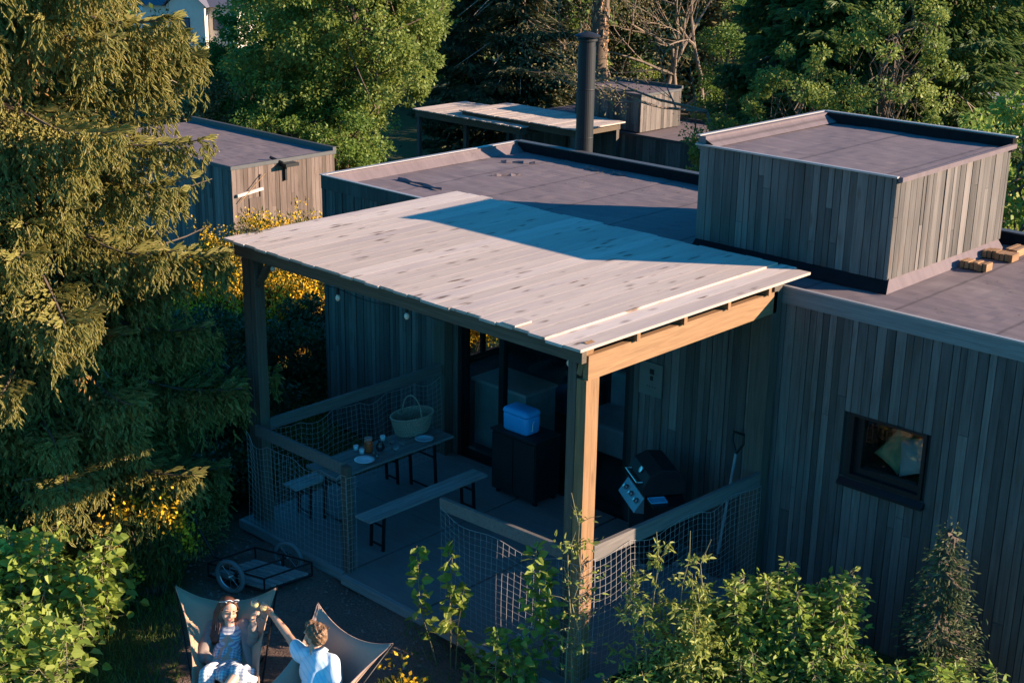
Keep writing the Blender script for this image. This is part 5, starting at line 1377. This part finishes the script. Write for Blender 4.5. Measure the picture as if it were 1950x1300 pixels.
# dark evergreen mass at the right
conifer('dark layered evergreen with thick trunk at the right', 1762, 47, 14, 5.0, 230, L_ever, GB, .42, 1.15, .32, .4, 14)
conifer('dark layered evergreen in the middle of the right group', 1560, 46.5, 13.5, 3.9, 200, L_ever, GB, .3, 1.1, .32, 0, 16)
conifer('smaller evergreen at the left end of the right group', 1450, 49, 12.5, 2.6, 150, L_ever, GB, .22, 1.0, .32, 0, 22)
crown_tree('broadleaf_tree', 'loose mid green tree behind the dark evergreens', 'tree', 1650, 72, 9, -4, 6, 220, 30000, .22, L_green, GB, .2, clump_r=.5)
crown_tree('broadleaf_tree', 'olive green tree behind the left dark evergreen', 'tree', 1430, 74, 8.5, -4, 5, 170, 22000, .22, L_olive, GB, .2, clump_r=.5)
crown_tree('broadleaf_tree', 'bright lime tree cut by the right edge beside the box room', 'tree', 1945, 23, 4.3, -1.2, 1.55, 110, 17000, .12, L_bright, GB, .1, clump_r=.32)
crown_tree('broadleaf_tree', 'lime green bush behind the box room right corner', 'tree', 1850, 27, 2.2, -1.8, 1.1, 60, 8000, .11, L_bright, GB, .07, clump_r=.28)
crown_tree('broadleaf_tree', 'low olive-green bush just left of the box room roof corner', 'tree', 1375, 44, .2, -4, 1.3, 60, 11000, .11, L_tree, GB, .08, clump_r=.35)
crown_tree('broadleaf_tree', 'airy olive tree before the middle evergreen, behind the box room', 'tree', 1500, 42.5, 2.6, -3.8, 1.8, 70, 12000, .12, L_tree, GB, .1, clump_r=.38)
crown_tree('broadleaf_tree', 'airy yellow-green tree left of the thick evergreen trunk', 'tree', 1665, 43, 4.6, -3.5, 2.0, 70, 12000, .12, L_tree, GB, .12, clump_r=.4)
bare_tree('leafless grey tree between the far box room and the first evergreen', 1385, 46, 10, GB, r=.12)
crown_tree('broadleaf_tree', 'dark green bush tree right beside the distant box room', 'tree', 1400, 57.5, 3.0, -4.5, 1.7, 80, 14000, .14, L_green, GB, .1, clump_r=.45)
# olive brush above the shed, left
for i, (px, t, zt_, R) in enumerate(((335, 42, 3.0, 1.6), (395, 43, 1.0, 1.9), (290, 52, .8, 2.2), (450, 60, .6, 2.2), (360, 68, -.6, 2.6), (250, 45, 3.2, 2.0))):
    crown_tree('hedge_tree', ['olive leafless scrub beside the spruce above the shed', 'brown scrub below the cream house', 'ochre scrub left of the cream house', 'brown bare hedge right of the cream house', 'pale brown hedge just in front of the cream house', 'olive scrub mostly behind the spruce top'][i],
        'tree', px, t, zt_, -4.2, R, 70, 9000, .14, L_olive, 'scrubby trees by the far house', .08, barkmat=barepale, clump_r=.45, aspect=.3)
# distant belt
for i in range(14):
    px = -60+i*152; t = rng.uniform(66, 92)
    if 200 < px < 480: t = 130
    if 500 < px < 600: px = 660
    kinds = [(L_olive, 'brown'), (L_green, 'dull green'), (L_dark, 'dark green')]; mt, kn = kinds[i % 3]
    where = ['far left', 'left behind the spruce', 'above the spruce', 'behind the cream house', 'right of the cream house', 'behind the broad green tree', 'above the far canopies', 'behind the dark conifer', 'behind the pine trunk', 'behind the leafless trees', 'left behind the evergreens', 'in the middle behind the evergreens', 'right behind the evergreens', 'far right'][i]
    crown_tree('woodland_tree', kn+' distant woodland tree '+where, 'tree', px, t, 6.5 if t < 100 else -1, -5, 5.2, 110, 9000, .34, mt, 'distant woodland belt', .25, clump_r=1.0)

# ================================================================== gorse, undergrowth
def broom_bush(label, px, t, H, R, n=5200, yellow=.5, name='broom_bush', g='yellow flowering broom bushes'):
    b = gpos(px, t); T = thing(name, label, 'bush', b, g)
    k = 46; a = rng.uniform(0, 6.28, k); r = R*np.sqrt(rng.random(k)); m = MB(); P = []
    for i in range(k):
        p = Vector((b.x+math.cos(a[i])*r[i]*.3, b.y+math.sin(a[i])*r[i]*.3, b.z)); h = H*rng.uniform(.55, 1.05)
        q = Vector((b.x+math.cos(a[i])*r[i], b.y+math.sin(a[i])*r[i], b.z+h)); m.tube([p, p.lerp(q, .5)+Vector((0, 0, .12*H)), q], [.012, .008, .003], 4)
        for s in rng.uniform(.25, 1, n//k): P.append(p.lerp(q, s)+Vector((0, 0, .12*H*math.sin(s*PI)*.9)))
    m.build('stems', barkm, T)
    P = np.array(P)+rng.normal(size=(len(P), 3))*.11*np.array([R, R, 1.0]); L = rng.uniform(.06, .13, len(P))
    D = rng.normal(size=P.shape)*.35+np.array([0, 0, 1.]); rr = rng.random(len(P))
    quads('foliage', fingers(P, D, L, L*.22), L_broom, T, np.concatenate([rr, rr]))
    hi = P[:, 2] > b.z+H*(1-yellow) ; patch = (np.sin(P[:, 0]*5+px)+np.sin(P[:, 1]*6+P[:, 2]*4)) > -.6
    F = P[hi & patch]; F = np.repeat(F, 5, 0)+rng.normal(size=(5*len(F), 3))*.05
    if len(F): quads('flowers', leafquads(F, rng.normal(size=F.shape), rng.uniform(.03, .06, len(F)), .035), L_flower, T, rng.random(len(F)))
BR = ['left of the near-left post, nearest the spruce', 'directly left of the near-left post', 'framed by the near-left post and cabin corner', 'against the cabin corner below the plank roof', 'behind the others, just left of the post', 'behind the others, beside the cabin corner', 'seen through the glass door, left half', 'seen through the glass door, right half', 'farthest back under the shed wall']
for i, (px, t, H, R, y) in enumerate(((395, 21, 1.25, 1.0, .8), (455, 22.5, 1.4, 1.0, .8), (540, 22, 1.4, 1.0, .8), (600, 22.5, 1.45, .9, .8), (470, 25, 1.9, 1.2, .5), (575, 25.5, 2.3, 1.3, .4))):
    broom_bush('yellow flowering broom '+BR[i], px, t, H, R, 6500, y)
def broom_at(label, x, y, H, R, yel):
    global gpos
    old = gpos; gpos = lambda px, t: Vector((x, y, ground_z(x, y))); broom_bush(label, 0, 0, H, R, 7500, yel); gpos = old
broom_at('yellow flowering broom '+BR[6], -16.2, 15.9, 1.9, 1.0, .8)
broom_at('yellow flowering broom '+BR[7], -15.9, 17.2, 1.9, 1.0, .8)
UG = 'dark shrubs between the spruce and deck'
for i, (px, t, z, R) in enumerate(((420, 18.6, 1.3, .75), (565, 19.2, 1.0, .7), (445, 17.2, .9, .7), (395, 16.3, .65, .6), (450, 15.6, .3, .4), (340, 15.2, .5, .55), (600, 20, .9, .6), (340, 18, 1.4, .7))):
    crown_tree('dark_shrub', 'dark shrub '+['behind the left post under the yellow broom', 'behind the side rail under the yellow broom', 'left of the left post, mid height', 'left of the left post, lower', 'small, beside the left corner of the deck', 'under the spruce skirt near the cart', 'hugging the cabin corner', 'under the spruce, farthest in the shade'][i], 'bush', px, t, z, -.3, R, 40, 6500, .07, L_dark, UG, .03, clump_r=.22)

# ================================================================== foreground plants
def leafy_shrub(name, label, px, t, spec, leaf, mat, group=None, aspect=.7, nper=20, stemmat=None, droop=-.15, spread=.1):
    """spec: list of stems (dx along image right, dt away, height, lean dx)"""
    b = gpos(px, t); T = thing(name, label, 'bush', b, group); m = MB(); P = []; D = []
    for (dx, dt, h, ln) in spec:
        p = b+Vector(r0*dx+fh*dt); q = p+Vector(r0*ln)+Vector((0, 0, h)); mid = p.lerp(q, .5)+Vector(r0*ln*.2)+Vector(rng.normal(size=3))*.04
        pts = [p.lerp(mid, f/3) for f in range(3)]+[mid.lerp(q, f/4) for f in range(5)]; m.tube(pts, [.007*(1-i/9)+.002 for i in range(8)], 5)
        n = int(nper*h/.5)
        for k in range(n):
            s = .22+.78*(k+rng.random())/n; c = pts[min(6, int(s*7))].lerp(pts[min(6, int(s*7))+1], s*7-min(6, int(s*7)))
            a = rng.uniform(0, 6.28); r = rng.random()*spread*(1.3-s)
            d = np.array([math.cos(a), math.sin(a), .15+droop+rng.normal()*.3]); P.append(np.array(list(c))+d*np.array([r, r, r])); D.append(d)
            if r > .03: m.tube([c, Vector(P[-1])], [.003, .002], 3)
    m.build('stems', stemmat or stemgreen, T)
    P = np.array(P); D = np.array(D); L = leaf*rng.uniform(.55, 1.25, len(P))
    r = np.clip(rng.normal(.55, .25, len(P)), 0, 1); quads('leaves', leaf2(P, D, L, L*aspect), mat, T, np.concatenate([r, r])); return T
def rs(n, sx, st, h0, h1, ln):
    return [(rng.uniform(-sx, sx), rng.uniform(-st, st), rng.uniform(h0, h1), rng.uniform(-ln, ln)) for _ in range(n)]
leafy_shrub('hazel_shrub', 'large-leaved bright green shrub in the bottom left corner', 105, 12.1, rs(46, .55, .4, .5, 1.2, .3), .10, L_bright, None, .85, 42, spread=.26)
leafy_shrub('hazel_shrub', 'large-leaved green shrub cut by the bottom edge at far left', 40, 11.1, rs(40, .6, .3, .25, .8, .25), .10, L_bright, None, .85, 44, spread=.26)
leafy_shrub('sapling', 'slender two-stemmed sapling before the deck, left of the pair', 868, 11.85, [(0, 0, 1.38, .02), (-.12, .0, 1.32, -.2), (.05, 0, .9, .08)], .10, L_bright, 'young saplings before the deck', .8, 22, spread=.12)
leafy_shrub('sapling', 'taller dense sapling before the deck netting, right of the pair', 1015, 11.2, [(0, 0, 1.7, .05), (.05, .05, 1.5, .1), (-.1, 0, .9, -.12), (-.04, -.1, .8, -.05)], .10, L_bright, 'young saplings before the deck', .8, 32, spread=.15)
leafy_shrub('sapling', 'short sapling with round leaves at the bottom between the pair', 935, 11.0, [(0, 0, 1.0, .1), (.1, 0, .8, .15), (-.1, .1, .8, 0), (.3, 0, .5, .05)], .09, L_green, 'young saplings before the deck', .85, 30, spread=.14)
# willow-like shrub by the near corner post
def willow(label, px, t, spec, n=46):
    b = gpos(px, t); T = thing('willow_shrub', label, 'bush', b, 'willowy shrubs at the near corner'); m = MB(); P = []; D = []
    for (dx, dt, h, ln) in spec:
        p = b+Vector(r0*dx+fh*dt); q = p+Vector(r0*ln)+Vector((0, 0, h)); pts = [p.lerp(q, f/8)+Vector(rng.normal(size=3))*.02 for f in range(9)]
        m.tube(pts, [.009*(1-i/9)+.0025 for i in range(9)], 5)
        for w in range(int(11*h)):
            s = rng.uniform(.3, 1); c = pts[min(7, int(s*8))]; a = rng.uniform(0, 6.28); L = rng.uniform(.12, .42)*(1.25-s*.8)
            e = c+Vector((math.cos(a)*L, math.sin(a)*L, L*.45)); m.tube([c, c.lerp(e, .5)+Vector((0, 0, .02)), e], [.0035, .0025, .0012], 3)
            for k in range(n//2):
                g = rng.uniform(.15, 1.08); x = np.array(list(c.lerp(e, g))); P.append(x+rng.normal(size=3)*.02); D.append(np.array(list((e-c).normalized()))*.5+rng.normal(size=3)*.6+np.array([0, 0, -.2]))
    m.build('stems', stemgreen, T); P = np.array(P); L = rng.uniform(.04, .085, len(P)); V = leaf2(P, np.array(D), L, L*.38); r = np.clip(rng.normal(.6, .2, len(P)), 0, 1); quads('leaves', V, L_lime, T, np.concatenate([r, r]))
willow('tall willowy shrub growing against the orange corner post', 1245, 10.95, [(-.1, 0, 1.75, -.12), (0, 0, 1.95, .0), (.1, 0, 2.0, .2), (.15, .1, 1.6, .2), (.3, 0, 1.95, .15), (.2, -.1, 1.3, .2), (0, -.1, 1.3, -.1)], 24)
willow('thin willowy shoot leaning over the left side of the corner post', 1085, 10.95, [(0, 0, 2.35, .02), (.03, 0, 2.1, .05)], 9)
willow('low willowy shrub at the bottom right of the corner post', 1290, 10.9, rs(9, .35, .2, .9, 1.5, .2), 36)
leafy_shrub('leafy_shrub', 'dense green leafy shrub in front of the right wall', 1480, 11.2, rs(60, .6, .25, .9, 1.5, .3), .075, L_bright, None, .6, 60, spread=.3)
leafy_shrub('leafy_shrub', 'dark lower leafy shrub at the bottom between willow and fir', 1440, 11.0, rs(46, .75, .25, .5, .95, .2), .07, L_green, None, .6, 60, spread=.26)
leafy_shrub('leafy_shrub', 'low yellow-green shrub at the bottom right beneath the fir', 1730, 10.9, rs(44, .7, .2, .45, .85, .25), .075, L_bright, None, .55, 56, spread=.24)
leafy_shrub('leafy_shrub', 'low shrub touching the bottom edge under the corner post', 1250, 10.6, rs(40, .5, .25, .35, .8, .2), .07, L_bright, None, .5, 56, spread=.22)
conifer('young open fir tree against the dark right wall', 1775, 11.2, 1.97, .60, 62, L_fir2, None, .018, 2.6, .055, .15, 0, 'young_fir')
broom_bush('small yellow broom bush between leafy shrub and canvas chair', 300, 12.9, .85, .4, 3800, .6)
broom_bush('low yellow broom sprig at the bottom edge right of the man', 775, 10.8, .4, .3, 900, .8)
crown_tree('spruce_seedling', 'low spruce-like shrub behind the yellow broom by the cart', 'bush', 330, 13.9, .75, -.3, .5, 40, 5200, .07, L_spruce, None, .03, clump_r=.2, aspect=.25)
def umbel(label, px, t, h):
    b = gpos(px, t); T = thing('white_umbel', label, 'flower', b, 'white umbels before the deck'); m = MB(); m.tube([b, b+Vector((.02, 0, h))], [.006, .003], 4); P = []
    top = b+Vector((.02, 0, h))
    for k in range(9):
        a = 2*PI*k/9; e = top+Vector((.045*math.cos(a), .045*math.sin(a), .03)); m.tube([top, e], .0015, 3); P += [np.array(list(e))+rng.normal(size=3)*.008 for _ in range(7)]
    m.build('stem', twigm, T); P = np.array(P); quads('flower_head', leafquads(P, rng.normal(size=P.shape), .012, .012), L_wflower, T, rng.random(len(P)))
for i, (px, t, h) in enumerate(((1000, 11.25, .75), (1018, 11.3, .80), (975, 11.2, .6), (990, 11.1, .5))): umbel('white umbel flower '+['left of the upper two', 'right of the upper two', 'lower left of the group', 'lowest of the group'][i], px, t, h)
# grass
def grass():
    P = []
    for k in range(16000):
        t = rng.uniform(10.4, 14.6); px = rng.uniform(-80, 352+ (14.6-t)*2)
        p = gpos(px, t); P.append(p)
    for k in range(3500):
        t = rng.uniform(11.2, 12.6); px = rng.uniform(780, 1950); p = gpos(px, t)
        P.append(p)
    P = np.array([list(p) for p in P]); L = rng.uniform(.05, .16, len(P)); D = rng.normal(size=P.shape)*.45+np.array([0, 0, 1.])
    o = quads('grass', leafquads(P, D, L, .009), L_grass, None, rng.random(len(P))); struct(o, 'stuff', 'rough green grass round the seats and below the shrubs')
    P = []
    for k in range(14000):
        t = rng.uniform(16, 33); px = rng.uniform(250, 900); p = gpos(px, t)
        if p.x > -14.5 and p.y > 11.5: continue
        if -12.3 < p.x and p.y > 8.3: continue
        P.append(p)
    P = np.array([list(p) for p in P]); L = rng.uniform(.08, .3, len(P)); D = rng.normal(size=P.shape)*.5+np.array([0, 0, 1.])
    o = quads('ground_cover', leafquads(P, D, L, .02), L_grass, None, rng.random(len(P))); struct(o, 'stuff', 'rough grass and weeds on the slope behind the cabin')
grass()
